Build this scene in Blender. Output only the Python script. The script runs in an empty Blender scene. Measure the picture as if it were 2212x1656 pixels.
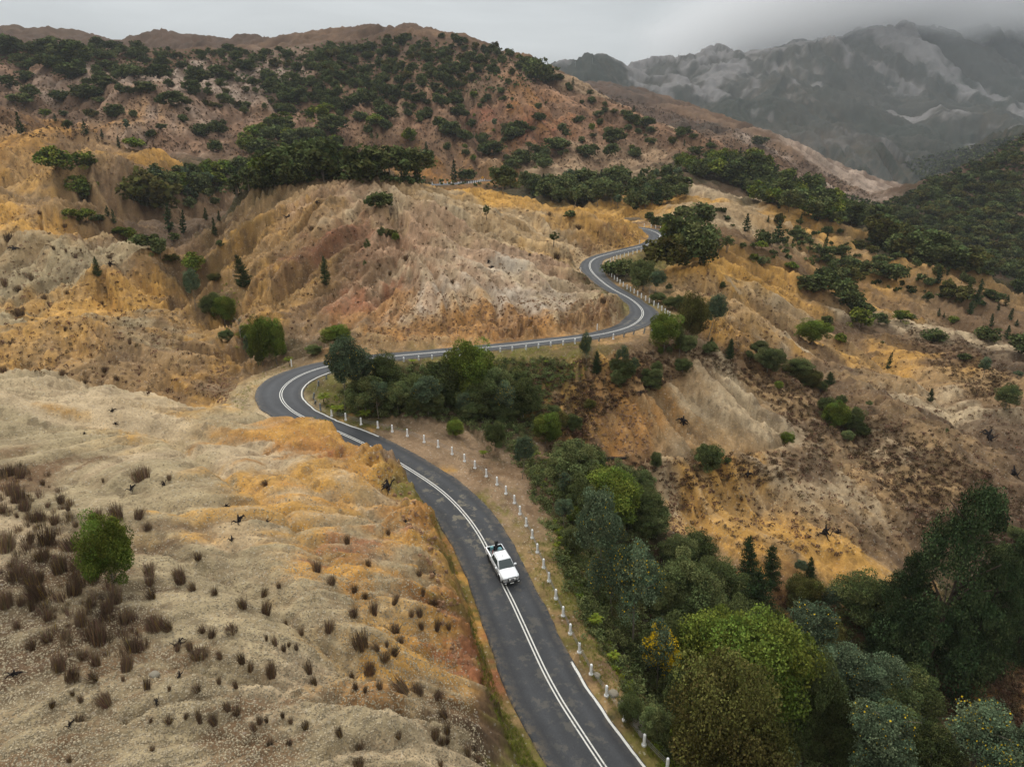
import bpy, math, random
import numpy as np
from mathutils import Matrix, Vector
R=math.radians
rng=np.random.default_rng(7); random.seed(7)
sc=bpy.context.scene; COL=sc.collection

# ------------------------------------------------------------------ camera
CZ=60.0; PITCH=R(20); F0=1533.7; PU=1106.0; PV=828.0     # reference pixel frame 2212 x 1656
cam_d=bpy.data.cameras.new('camera'); cam=bpy.data.objects.new('camera',cam_d); COL.objects.link(cam)
cam.location=(0,0,CZ); cam.rotation_euler=(R(90)-PITCH,0,0)
cam_d.sensor_width=36; cam_d.lens=36*F0/2212; cam_d.clip_start=0.5; cam_d.clip_end=30000
sc.camera=cam
# ------------------------------------------------------------------ render, colour
sc.view_settings.view_transform='Standard'; sc.view_settings.look='None'
sc.view_settings.exposure=0.0; sc.view_settings.gamma=1; sc.view_settings.use_curve_mapping=False
cy=sc.cycles
cy.max_bounces=4; cy.diffuse_bounces=2; cy.glossy_bounces=2; cy.transmission_bounces=2; cy.transparent_max_bounces=4
cy.volume_bounces=2; cy.use_denoising=True; cy.denoiser='OPENIMAGEDENOISE'; cy.denoising_input_passes='RGB_ALBEDO_NORMAL'; cy.denoising_prefilter='ACCURATE'; cy.use_adaptive_sampling=False
cy.sample_clamp_indirect=2; cy.sample_clamp_direct=8; cy.caustics_reflective=False; cy.caustics_refractive=False
# ------------------------------------------------------------------ overcast sky and weak soft sun
SUN_EL=R(50); SUN_AZ=R(-35)          # azimuth measured from +Y (view direction) towards +X
w=bpy.data.worlds.new('World'); sc.world=w; w.use_nodes=True
nt=w.node_tree; N=nt.nodes; L=nt.links; N.clear()
out=N.new('ShaderNodeOutputWorld'); bg=N.new('ShaderNodeBackground'); L.new(bg.outputs[0],out.inputs[0])
sky=N.new('ShaderNodeTexSky'); sky.sky_type='NISHITA'; sky.sun_disc=False
sky.sun_elevation=SUN_EL; sky.sun_rotation=SUN_AZ; sky.air_density=1; sky.dust_density=3
tc=N.new('ShaderNodeTexCoord'); sep=N.new('ShaderNodeSeparateXYZ'); L.new(tc.outputs['Generated'],sep.inputs[0])
def wmath(op,a,b=None,c=None,clamp=False):
    n=N.new('ShaderNodeMath'); n.operation=op; n.use_clamp=clamp
    for i,v in enumerate((a,b,c)):
        if v is None: continue
        if isinstance(v,(int,float)): n.inputs[i].default_value=v
        else: L.new(v,n.inputs[i])
    return n.outputs[0]
zc=wmath('MAXIMUM',sep.outputs[2],0.0)
grad=wmath('MULTIPLY_ADD',zc,1.22,0.425)                  # overcast luminance, zenith brighter than the horizon
mp=N.new('ShaderNodeMapping'); mp.inputs['Scale'].default_value=(1,1,4.5); L.new(tc.outputs['Generated'],mp.inputs[0])
n1=N.new('ShaderNodeTexNoise'); n1.inputs['Scale'].default_value=3.4; n1.inputs['Detail'].default_value=5; n1.inputs['Roughness'].default_value=.55
n1.inputs['Distortion'].default_value=.4
L.new(mp.outputs[0],n1.inputs['Vector'])
# the cloud deck hangs darker over the mountains to the right
dk=wmath('MULTIPLY',wmath('SMOOTH_MIN',wmath('MAXIMUM',wmath('MULTIPLY_ADD',sep.outputs[0],1.0,-0.02),0.0),0.4,.2),-0.22)
cl=wmath('MULTIPLY_ADD',n1.outputs[0],0.80,0.57)
k=wmath('MULTIPLY',wmath('MULTIPLY',grad,cl),wmath('ADD',dk,1.0))
comb=N.new('ShaderNodeCombineColor')
L.new(wmath('MULTIPLY',k,0.97),comb.inputs[0]); L.new(k,comb.inputs[1]); L.new(wmath('MULTIPLY',k,1.0),comb.inputs[2])
hs=N.new('ShaderNodeHueSaturation'); hs.inputs['Saturation'].default_value=.5; L.new(sky.outputs[0],hs.inputs['Color'])
sk=N.new('ShaderNodeVectorMath'); sk.operation='SCALE'; sk.inputs['Scale'].default_value=.012; L.new(hs.outputs[0],sk.inputs[0])
ad=N.new('ShaderNodeVectorMath'); ad.operation='ADD'; L.new(comb.outputs[0],ad.inputs[0]); L.new(sk.outputs[0],ad.inputs[1])
L.new(ad.outputs[0],bg.inputs[0]); bg.inputs[1].default_value=1.0
sd=bpy.data.lights.new('sun','SUN'); sun=bpy.data.objects.new('sun',sd); COL.objects.link(sun)
sd.energy=1.5; sd.angle=R(11); sd.color=(1,.95,.88)
sv=Vector((math.sin(SUN_AZ)*math.cos(SUN_EL),math.cos(SUN_AZ)*math.cos(SUN_EL),math.sin(SUN_EL)))
sun.rotation_euler=sv.to_track_quat('Z','Y').to_euler()

# ------------------------------------------------------------------ helpers
def tag(o,label=None,cat=None,group=None,kind=None):
    if label: o['label']=label
    if cat: o['category']=cat
    if group: o['group']=group
    if kind: o['kind']=kind
    return o
def mesh_np(name,V,Fc,mats=(),smooth=True,col=None,mi=None):
    """V (n,3), Fc (m,k) all faces of k corners"""
    V=np.asarray(V,np.float32); Fc=np.asarray(Fc,np.int32); m,k=Fc.shape
    me=bpy.data.meshes.new(name); me.vertices.add(len(V)); me.vertices.foreach_set('co',V.ravel())
    me.loops.add(m*k); me.loops.foreach_set('vertex_index',Fc.ravel())
    me.polygons.add(m); me.polygons.foreach_set('loop_start',np.arange(m,dtype=np.int32)*k)
    me.polygons.foreach_set('loop_total',np.full(m,k,np.int32))
    me.polygons.foreach_set('use_smooth',np.full(m,smooth,bool))
    if mi is not None: me.polygons.foreach_set('material_index',np.asarray(mi,np.int32))
    for mm in mats: me.materials.append(mm)
    if col is not None:
        a=me.color_attributes.new('tint','FLOAT_COLOR','POINT'); c=np.ones((len(V),4),np.float32)
        col=np.asarray(col,np.float32)
        if col.ndim==1: c[:,0]=col; c[:,1]=col; c[:,2]=col
        else: c[:,:col.shape[1]]=col
        a.data.foreach_set('color',c.ravel())
    me.update(calc_edges=True)
    return me
def link(name,me,parent=None):
    o=bpy.data.objects.new(name,me); COL.objects.link(o)
    if parent is not None: o.parent=parent
    return o
def empty(name,loc,rz=0):
    o=bpy.data.objects.new(name,None); COL.objects.link(o); o.location=loc; o.rotation_euler=(0,0,rz); o.empty_display_size=.3
    return o
class MB:
    """collects boxes, tubes and lofts into one mesh"""
    def __init__(s): s.v=[]; s.f=[]
    def add(s,vs,fs):
        b=len(s.v); s.v+= [tuple(p) for p in vs]; s.f+= [tuple(i+b for i in f) for f in fs]
    def box(s,x0,x1,y0,y1,z0,z1):
        s.add([(x0,y0,z0),(x1,y0,z0),(x1,y1,z0),(x0,y1,z0),(x0,y0,z1),(x1,y0,z1),(x1,y1,z1),(x0,y1,z1)],
              [(0,3,2,1),(4,5,6,7),(0,1,5,4),(1,2,6,5),(2,3,7,6),(3,0,4,7)])
    def tube(s,pts,rad,n=6,caps=True):
        pts=[Vector(p) for p in pts]; rad=[rad]*len(pts) if isinstance(rad,(int,float)) else rad
        vs=[];fs=[]
        for i,p in enumerate(pts):
            d=(pts[min(i+1,len(pts)-1)]-pts[max(i-1,0)]).normalized()
            a=d.cross(Vector((0,0,1)) if abs(d.z)<.9 else Vector((1,0,0))).normalized(); b=d.cross(a)
            for j in range(n):
                t=2*math.pi*j/n; vs.append(p+(a*math.cos(t)+b*math.sin(t))*rad[i])
        for i in range(len(pts)-1):
            for j in range(n):
                k=(j+1)%n; fs.append((i*n+j,i*n+k,(i+1)*n+k,(i+1)*n+j))
        if caps: fs.append(tuple(range(n))[::-1]); fs.append(tuple((len(pts)-1)*n+j for j in range(n)))
        s.add(vs,fs)
    def loft(s,secs,cap=True,closed=True):
        n=len(secs[0]); vs=[p for q in secs for p in q]; fs=[]
        for i in range(len(secs)-1):
            for j in range(n if closed else n-1):
                k=(j+1)%n; fs.append((i*n+j,i*n+k,(i+1)*n+k,(i+1)*n+j))
        if cap: fs.append(tuple(range(n))[::-1]); fs.append(tuple((len(secs)-1)*n+j for j in range(n)))
        s.add(vs,fs)
    def mesh(s,name,mat,smooth=False,bevel=0):
        me=bpy.data.meshes.new(name); me.from_pydata(s.v,[],s.f)
        import bmesh
        bm=bmesh.new(); bm.from_mesh(me)
        bmesh.ops.recalc_face_normals(bm,faces=bm.faces)
        if bevel: bmesh.ops.bevel(bm,geom=list(bm.edges),offset=bevel,segments=2,affect='EDGES',profile=.5,clamp_overlap=True)
        bm.to_mesh(me); bm.free()
        for m in (mat if isinstance(mat,(list,tuple)) else [mat]): me.materials.append(m)
        if smooth:
            me.polygons.foreach_set('use_smooth',[True]*len(me.polygons))
        return me
    def build(s,name,mat,parent=None,smooth=False,bevel=0): return link(name,s.mesh(name,mat,smooth,bevel),parent)

# value noise, vectorised
_T=np.random.default_rng(11).random((512,512)).astype(np.float32)
def vnoise(x,y):
    xi=np.floor(x).astype(np.int64); yi=np.floor(y).astype(np.int64); fx=x-xi; fy=y-yi
    fx=fx*fx*fx*(fx*(fx*6-15)+10); fy=fy*fy*fy*(fy*(fy*6-15)+10)
    a=_T[xi&511,yi&511]; b=_T[(xi+1)&511,yi&511]; c=_T[xi&511,(yi+1)&511]; d=_T[(xi+1)&511,(yi+1)&511]
    return (a+(b-a)*fx)+((c+(d-c)*fx)-(a+(b-a)*fx))*fy
def fbm(x,y,oct=5,gain=.5,ridged=False):
    s=0;a=1;t=0
    for i in range(oct):
        n=vnoise(x*2**i+17.3*i,y*2**i+9.1*i)
        if ridged: n=1-abs(2*n-1)
        s=s+a*n; t+=a; a*=gain
    return s/t
def sstep(a,b,x):
    t=np.clip((x-a)/(b-a),0,1); return t*t*(3-2*t)

# pixel (2212 frame) and forward distance -> world
CP,SP=math.cos(PITCH),math.sin(PITCH)
def ray(u,v):
    yy=np.asarray(v,float)-PV; return (np.asarray(u,float)-PU), F0*CP-yy*SP, F0*SP+yy*CP   # x, forward, down
def pw(u,v,Y):
    x,f,d=ray(u,v); t=np.asarray(Y,float)/f; return np.stack([x*t,f*t,CZ-d*t],-1)

# ------------------------------------------------------------------ the road in plan: pixels of the centre line lie on a known grade
def road_down(Y):   # metres below the camera at forward distance Y
    Y=np.asarray(Y,float)
    return np.where(Y<125,49.7-.1*Y,37.2-(Y-125)*.018)
def on_road(u,v):
    x,f,d=ray(u,v); Y=np.full(np.shape(u),80.0)
    for _ in range(60): Y=.5*Y+.5*road_down(Y)*f/d
    return np.stack([x*Y/f,Y,CZ-road_down(Y)],-1)
# centre line (double white line), from the bottom of the frame to the far bend
CL=[(1452,1860),(1376,1760),(1304,1655),(1256,1582),(1206,1507),(1166,1429),(1138.6,1369),(1111,1306.6),(1085,1256.5),(1050,1180),(1028.8,1142.6),(1003.8,1110),(953.7,1060),
    (878.6,1009.8),(826,979.8),(770,950),(703,921.7),(678,911),(653,901),(625.6,884.6),(610,868),(603,854.6),(607,841),(618,829),(632,818),(653,808),(678,798),(703,791.6),(728,787),
    (796,775),(878.6,766.6),(953.7,760),(1054,750),(1106,745.5),(1206,734),(1281,725),(1331,715),(1361.5,705),(1381.5,691.5),(1389,680),(1388,670),(1376.5,656.4),(1356.5,642),(1331,629),
    (1306,612.5),(1281,590),(1274,577.5),(1275,567.5),(1284,558.7),(1306,551),(1356,538.7),(1394,530),(1416.5,520),(1426,512),(1424,506),(1409,498.6),(1391.5,494.3),(1365,491),(1335,489)]
def catmull(P,n=14):
    P=np.asarray(P,float); Q=np.vstack([2*P[0]-P[1],P,2*P[-1]-P[-2]]); o=[]
    for i in range(1,len(Q)-2):
        t=np.linspace(0,1,n,endpoint=False)[:,None]; a,b,c,d=Q[i-1],Q[i],Q[i+1],Q[i+2]
        o.append(.5*((2*b)+(c-a)*t+(2*a-5*b+4*c-d)*t*t+(3*b-a-3*c+d)*t**3))
    return np.vstack(o+[Q[-2][None]])
def resample(P,step):
    d=np.r_[0,np.cumsum(np.linalg.norm(np.diff(P[:,:2],axis=0),axis=1))]; s=np.arange(0,d[-1],step)
    return np.stack([np.interp(s,d,P[:,k]) for k in range(P.shape[1])],-1),s
cl0=catmull(on_road([p[0] for p in CL],[p[1] for p in CL]),20)
RC,RS=resample(cl0,0.5)
for _ in range(30):
    RC[1:-1]=.25*RC[:-2]+.5*RC[1:-1]+.25*RC[2:]
RT=np.gradient(RC[:,:2],axis=0); RT/=np.linalg.norm(RT,axis=1)[:,None]
RN=np.stack([RT[:,1],-RT[:,0]],-1)      # to the right when driving away from the camera
def cinterp(tab): 
    t=np.array(tab,float); return np.interp(np.arange(len(RC)),t[:,0],t[:,1])
HR=cinterp([(0,3.1),(36,2.8),(59,2.9),(82,3.1),(122,3.2),(144,2.6),(164,3.2),(192,3.6),(215,2.6),(240,2.1),(308,2.1),(335,3.5),(352,2.1),(400,2.4),(427,3.6),(450,3.0),(483,3.2),(560,2.9)])
HL=cinterp([(0,3.5),(31,3.9),(45,3.7),(63,3.3),(91,3.4),(101,3.0),(159,3.2),(175,4.0),(182,4.2),(189,3.6),(202,2.5),(229,1.9),(290,1.8),(305,2.3),(327,3.2),(350,2.2),(373,2.0),(410,2.3),(430,2.8),(450,2.2),(486,2.0),(520,2.6),(549,3.9),(600,3.5)])
# guard posts: base pixels
def cv(ox,oy,s,pts): return [(ox+x/s,oy+y/s) for x,y in pts]
P_outer=cv(553,829.5,3.993,[(652,258),(773,290),(905,330),(1050,358),(1174,387),(1304,423),(1449,473),(1570,512),(1690,573),(1797,635),(1887,695),(1986,768),(2078,843),(2155,920)])+\
 cv(1106,829.5,3.993,[(20,1005),(68,1100),(122,1207),(174,1310),(218,1435),(272,1570),(318,1690)])+\
 cv(1106,1244,3.993,[(378,180),(440,330),(502,483),(580,645),(682,832),(814,1015),(970,1225),(1140,1440),(1340,1640)])
P_straight=cv(553,414.7,3.993,[(1035,1505),(1150,1475),(1276,1475),(1405,1462),(1520,1455),(1640,1442),(1760,1435),(1878,1418),(1988,1405),(2107,1390)])+\
 cv(1106,414.7,3.993,[(3,1380),(121,1370),(228,1355),(333,1342),(440,1330),(542,1313),(648,1300),(748,1290),(873,1270),(963,1250),(1047,1230),(1137,1218),(1206,1198)])
k_=1/(3.313*1.8517)
def cs(p): return [((2200+x/3.313)/1.8517,(850+y/3.313)/1.8517) for x,y in p]
P_bend=cs([(1549,1450),(1575,1435),(1584,1380),(1557,1365),(1522,1335),(1480,1300),(1433,1265),(1376,1232),(1316,1195),(1266,1165),(1210,1130),(1160,1098),(1115,1068),(1067,1040),(1021,1012),(970,978),(927,945),(890,915),(853,886),(815,852),(788,828),(758,795),(741,770),(731,740),(734,705),(747,690),(770,682),(800,657),(838,635),(883,617),(930,603),(984,585),(1037,572),(1097,555),(1153,535),(1206,520),(1260,505),(1308,497),(1357,480),(1402,462),(1442,447),(1487,430)])
P_top=cs([(1547,398),(1567,250),(1523,240),(1463,225),(1399,210),(1339,197),(1249,187)])
P_left=cs([(1185,412),(407,785),(624,1552)])+[(630,790)]
P_broken=[((1200+x/4.14)/1.8517,(1500+y/4.14)/1.8517) for x,y in [(340,565),(245,462),(222,372),(303,182),(436,92)]]
def nearest_k(xy): return np.hypot(RC[:,0]-xy[0],RC[:,1]-xy[1]).argmin()
FR=HR+1.3; FL=HL+0.7                # flat platform to the right and left
for lst in (P_outer,P_straight,P_bend,P_top,P_broken):
    for u,v in lst:
        p=on_road(u,v); k=nearest_k(p); d=np.hypot(*(RC[k,:2]-p[:2])); s=(p[:2]-RC[k,:2])@RN[k]
        a=FR if s>0 else FL
        i0,i1=max(0,k-8),min(len(RC),k+9); a[i0:i1]=np.maximum(a[i0:i1],d+.9)
FL=np.maximum(FL,cinterp([(0,0),(140,0),(150,6.2),(175,7.5),(188,6),(200,4),(225,2.9),(260,2.4),(600,0)]))
FL=np.maximum(FL,cinterp([(0,0),(425,0),(436,4.6),(450,4.0),(462,0),(600,0)]))
ker=np.ones(9)/9; FR=np.convolve(np.pad(FR,4,'edge'),ker,'valid'); FL=np.convolve(np.pad(FL,4,'edge'),ker,'valid')

# ------------------------------------------------------------------ terrain control points (u, v, forward distance)
C=[ # foreground hill, left of the road
 (0,1656,26),(300,1656,27.5),(600,1656,29),(850,1656,31),(1000,1656,34.5),(1060,1656,36.5),(0,1400,36),(300,1400,37),(600,1400,38.5),(800,1400,41),(920,1400,44.5),
 (0,1200,46),(300,1200,47),(600,1200,50),(800,1200,53.5),(900,1200,55.8),(0,1020,60),(300,1020,61),(500,1020,64),(700,1030,66.5),(800,1060,66.5),(860,1100,64.5),
 (0,900,76),(200,920,77),(400,950,76),(600,960,77),(740,975,77.5),
 (0,800,95),(150,830,92),(300,857,88.5),(470,886,86),(600,915,83.5),(700,925,82.5),(790,962,78.5),(840,985,75),(880,1040,70),(920,1110,64.5),(955,1170,60),(985,1260,54.5),(1005,1380,47.6),(1018,1450,44.3),(1045,1600,38.3),(1075,1656,37.3),
 (640,1470,36.6),(820,1490,37.3),(1000,1530,40.2),(760,1440,39.8),(900,1470,40.6),
 # toe behind the crest (hidden)
 (0,835,107),(150,850,103),(300,880,100),(420,893,98),
 # second hill on the left
 (0,415,232),(110,450,212),(250,510,198),(350,570,175),(410,650,152),(440,700,142),(490,770,126),(515,830,111),(0,480,205),(0,550,178),(120,600,165),(250,600,163),(300,680,145),(0,680,146),(120,700,138),
 (0,692,134),(150,690,133),(300,735,126),(420,790,117),(0,760,117),(200,800,112),(350,850,105),(440,870,103),
 (0,440,265),(120,480,245),(300,560,208),(400,640,172),
 # gully left of the dome
 (440,520,238),(425,600,190),(450,650,168),(490,720,146),(510,790,125),(520,850,108),(350,490,262),(250,450,285),(120,430,300),
 # dome in the middle
 (530,430,221),(600,405,218),(700,394,216),(800,388,216),(900,396,222),(1000,420,230),(1060,440,234),(1110,436,238),(1240,463,243),(1330,478,246),(1385,495,238),
 (480,560,180),(500,640,152),(505,740,130),(560,500,185),(600,600,156),(600,700,134),(700,500,180),(700,600,154),(700,700,134),(800,460,186),(900,460,186),(900,560,158),(900,660,139),(900,720,130.5),(760,735,124.5),(1000,520,180),(1050,600,154),(1100,660,141),(1100,712,131.5),
 (1100,520,190),(1180,560,178),(1230,660,142.5),(1200,620,153),(1280,690,135.5),(1300,655,141),(1240,480,226),(1220,560,188),(1240,520,212),(1300,510,222),(1370,510,231),(1320,530,214),
 (600,430,262),(700,420,272),(800,415,278),(950,430,285),(1100,455,292),(1250,478,295),(1350,490,290),
 # valley floor with the forest
 (350,440,300),(430,430,330),(600,402,350),(750,395,370),(900,398,395),(1000,395,420),(1050,392,425),(1150,425,350),(1300,435,335),(1400,440,330),(1440,455,315),
 # left far slope
 (0,234,400),(150,290,365),(250,325,345),(335,352,330),(0,300,352),(0,370,310),(120,385,298),(200,420,285),(250,400,292),(330,400,300),(0,400,300),
 (0,250,440),(150,300,415),(260,330,400),(360,350,385),
 # big back hill
 (80,260,455),(200,290,430),(300,300,425),(400,330,415),(500,350,405),(600,350,415),(700,352,430),(800,355,430),(900,365,440),(1000,368,445),(1070,375,440),(1200,362,455),(1300,360,465),(1400,355,470),(1480,340,485),(1535,335,500),
 (0,180,520),(100,190,520),(250,220,490),(370,215,500),(300,250,470),(450,250,490),(550,230,520),(650,240,520),(720,285,480),(800,250,530),(900,260,520),(1000,280,505),(1100,250,540),(1200,280,520),(1300,290,530),(1400,300,530),(1480,305,530),
 (0,100,700),(100,105,690),(250,108,690),(400,108,700),(550,110,700),(700,110,710),(800,100,730),(900,72,790),(960,80,780),(1040,100,760),(1130,122,745),(1200,165,720),(1290,213,690),(1370,245,660),(1430,268,640),(1500,290,600),(1545,322,560),
 (0,130,620),(200,140,600),(400,150,600),(600,150,610),(800,150,620),(950,140,650),(1100,170,620),(1200,210,600),(1300,250,580),(1400,275,570),
 (0,120,900),(200,125,900),(400,125,880),(600,122,880),(750,110,860),(1050,125,930),(1150,150,900),(1250,205,840),(1350,250,800),(1450,290,760),(1550,330,700),
 # bare ridge beyond
 (0,84,1000),(130,92,1050),(270,96,1080),(300,80,1120),(322,71,1130),(400,79,1150),(480,84,1150),(560,77,1150),(620,90,1130),(700,84,1100),(760,68,1080),(850,58,1050),(920,68,1030),(1000,90,1000),
 (0,135,1400),(300,140,1500),(600,140,1500),(850,120,1400),(1050,140,1300),
 # second spur with the road cutting
 (1230,178,1150),(1340,206,1100),(1420,225,1080),(1500,243,1050),(1580,272,1010),(1650,297,980),(1750,340,930),(1850,395,870),(1920,440,800),(1400,262,960),(1500,282,900),(1560,305,850),(1650,303,880),(1640,340,780),(1740,400,700),(1820,440,680),(1560,335,760),
 (1230,200,1500),(1400,240,1450),(1550,290,1400),(1700,350,1300),(1850,420,1150),(1950,460,1050),
 # forest ridge on the right of the valley
 (1545,345,480),(1620,352,470),(1700,385,460),(1780,430,440),(1850,480,420),(1900,520,400),(1600,400,420),(1500,385,410),(1700,440,390),
 (1620,380,560),(1750,440,560),(1850,500,520),
 # slope falling away to the right
 (1480,400,385),(1560,430,365),(1640,455,345),(1750,470,338),(1850,505,330),(2000,560,305),(2120,610,290),(2212,650,280),(1480,450,300),(1560,500,272),(1700,520,290),(1850,560,285),(2000,620,262),(2150,690,240),
 (1480,520,240),(1550,560,222),(1650,600,225),(1750,620,240),(1850,650,240),(1950,690,228),(2050,690,235),(2212,730,225),(1700,555,262),
 (1480,600,178),(1450,650,152),(1520,650,165),(1620,680,172),(1720,740,172),(1800,690,208),(1740,690,196),(1900,740,192),(1850,780,172),(2000,760,190),(2100,760,195),(2212,800,180),
 (1480,720,134),(1550,740,140),(1650,780,145),(1740,800,150),(1960,695,220),(2080,730,210),
 # bank under the road and the spur to the right of the gully
 (760,810,113.5),(900,800,115.5),(1050,782,116.5),(1200,770,117),(1350,745,121),(1420,725,127),(760,860,104),(900,860,106),(1050,850,108),(1200,850,108),(1300,810,112),(1420,800,117),(1500,830,117),
 (850,905,95),(1000,920,96),(1120,940,95),(1250,960,98),(1400,980,99),(1560,970,104),(1700,930,115),(1745,870,128),(1640,840,130),(1600,900,114),(1400,900,106),(1250,900,103),
 (1230,1010,90),(1300,1040,89),(1440,1000,96),(1600,1000,100),(1750,960,112),(1850,900,125),(2000,900,132),(2212,960,125),(1900,820,155),(2100,850,155),(2212,870,150),
 (1450,1080,92),(1600,1080,94),(1750,1060,99),(1900,1080,99),(2050,1050,106),(2212,1100,102),(1450,1150,84),(1600,1180,83),(1800,1180,87),(1950,1180,90),(2100,1180,90),
 (1200,1050,79.5),(1260,1120,76),(1300,1180,73),(1350,1250,70),(1450,1280,73),(1600,1280,76),(1800,1300,77),(2000,1330,78),(2212,1300,82),
 (1240,1250,63.3),(1330,1350,59.5),(1420,1450,57.5),(1600,1450,62),(1850,1450,66),(2050,1450,67),(2212,1480,65),(1390,1500,52),(1500,1600,47.5),(1700,1656,47.5),(2000,1656,51),(2212,1656,54),
 # right hand dark hill
 (2212,312,690),(2100,372,640),(1990,402,610),(1920,440,590),(1870,480,560),(1870,540,470),(1900,600,420),(2050,500,500),(2150,450,560),(2050,580,420),(2212,550,450),(2212,620,380),(2100,620,370),(2000,600,390),
 (2212,345,900),(2100,400,850),(1990,430,800),
 # valley and mountains
 (1500,330,1500),(1700,380,1450),(1850,430,1350),(2000,445,1100),(1980,400,1400),(2060,375,1500),(2130,340,1400),(2212,290,1300),
 (1215,157,2200),(1238,143,2250),(1280,137,2280),(1310,141,2300),(1370,165,2400),(1395,176,2450),(1420,165,2600),(1450,140,2700),(1490,118,2750),(1540,112,2800),(1580,125,2850),(1640,112,2750),(1690,100,2700),(1735,96,2650),(1772,84,2650),(1810,98,2650),(1850,112,2750),(1880,100,2850),(1915,88,2900),(1950,76,3000),(1990,72,3050),(2060,98,3000),(2130,85,3200),(2212,60,3400),
 (1300,200,2000),(1400,230,1900),(1500,230,2000),(1600,220,2100),(1700,190,2150),(1650,220,1950),(1800,250,1900),(1900,200,2300),(2000,230,2300),(2100,220,2400),(2212,200,2500),(1550,280,1700),(1700,300,1650),(1790,285,1700),(1900,320,1600),(2000,330,1650),(2100,300,1750),(2212,270,1800),
 (1215,190,3200),(1500,170,3600),(1800,150,3600),(2000,140,3900),(2212,120,4200),
 # outside the frame
 (2700,1656,60),(2600,1200,95),(2600,900,140),(2600,700,230),(2600,500,450),(2600,300,800),(2600,250,1500),(2600,80,3200),(-400,1656,26),(-400,1200,44),(-400,900,76),(-350,700,120),(-350,450,230),(-350,300,380),(-350,160,520),(-350,90,800),(-350,85,1100),
 (-1200,1656,25),(3400,1656,60),(-300,250,3000),(300,250,3000),(800,250,3000),(1050,220,3000),
]
C=np.array(C,float)
Wp=pw(C[:,0],C[:,1],C[:,2])
rd=RC[8::18]; Wp=np.vstack([Wp,rd])
# ground under and just in front of the camera, and beyond the bottom of the frame
Wp=np.vstack([Wp,[(x,y,CZ-30-((x-5)*.25 if x>5 else 0)) for x,y in [(-8,2),(0,7),(10,8),(-20,10),(20,14),(-6,16),(-35,14),(40,20)]]])
Wp=np.vstack([Wp,[(6,25,16.2),(14,22,14.5),(22,18,12.5),(13.5,30,13.6)]])
def tl(P): # world -> (azimuth, ln r)
    r=np.hypot(P[...,0],P[...,1]); return np.arctan2(P[...,0],P[...,1]), np.log(r), (CZ-P[...,2])/r
ta,tb,tv=tl(Wp)
def tps_fit(x,y,v,lam):
    d2=(x[:,None]-x)**2+(y[:,None]-y)**2; K=.5*d2*np.log(d2+1e-12); n=len(x)
    K[np.arange(n),np.arange(n)]+=lam
    Pm=np.stack([np.ones(n),x,y],1); A=np.block([[K,Pm],[Pm.T,np.zeros((3,3))]])
    return np.linalg.solve(A,np.r_[v,0,0,0])
wt=tps_fit(ta,tb,tv,1e-4)
def tps_eval(X,Y):
    o=np.empty(X.shape); f=o.ravel(); xx=X.ravel(); yy=Y.ravel()
    for i in range(0,len(xx),20000):
        a=xx[i:i+20000,None]; b=yy[i:i+20000,None]
        d2=(a-ta)**2+(b-tb)**2; f[i:i+20000]=(.5*d2*np.log(d2+1e-12))@wt[:-3]+wt[-3]+wt[-2]*a[:,0]+wt[-1]*b[:,0]
    return o
QL=float(globals().get('QL',1.0))
NA,NR=int(1150*QL),int(1350*QL)
AZ0,AZ1=R(-57),R(57); LR0,LR1=math.log(9.0),math.log(6500.0)
ga=np.linspace(AZ0,AZ1,NA); gb=np.linspace(LR0,LR1,NR)
ca=np.linspace(AZ0,AZ1,280); cb=np.linspace(LR0,LR1,330)
CA,CB=np.meshgrid(ca,cb,indexing='ij'); coarse=tps_eval(CA,CB)
def bil(G,x0,x1,y0,y1,X,Y):
    n,m=G.shape[:2]; fx=np.clip((X-x0)/(x1-x0)*(n-1),0,n-1.001); fy=np.clip((Y-y0)/(y1-y0)*(m-1),0,m-1.001)
    i=fx.astype(int); j=fy.astype(int); a=fx-i; b=fy-j
    if G.ndim==3: a=a[...,None]; b=b[...,None]
    return (G[i,j]*(1-a)+G[i+1,j]*a)*(1-b)+(G[i,j+1]*(1-a)+G[i+1,j+1]*a)*b
def bicub(G,X,Y):   # smooth upsample: catmull-rom along both axes on the coarse grid
    n,m=G.shape; fx=np.clip((X-AZ0)/(AZ1-AZ0)*(n-1),1,n-2.001); fy=np.clip((Y-LR0)/(LR1-LR0)*(m-1),1,m-2.001)
    i=fx.astype(int); j=fy.astype(int); a=fx-i; b=fy-j
    def wgt(t): return (-.5*t+t*t-.5*t**3,1-2.5*t*t+1.5*t**3,.5*t+2*t*t-1.5*t**3,-.5*t*t+.5*t**3)
    wa,wb=wgt(a),wgt(b); s=0
    for p in range(4):
        r=0
        for q in range(4): r=r+G[np.clip(i+p-1,0,n-1),np.clip(j+q-1,0,m-1)]*wb[q]
        s=s+r*wa[p]
    return s
GA,GB=np.meshgrid(ga,gb,indexing='ij')
TV=bicub(coarse,GA,GB); RR=np.exp(GB); GX=RR*np.sin(GA); GY=RR*np.cos(GA); GZ=CZ-TV*RR
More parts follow.
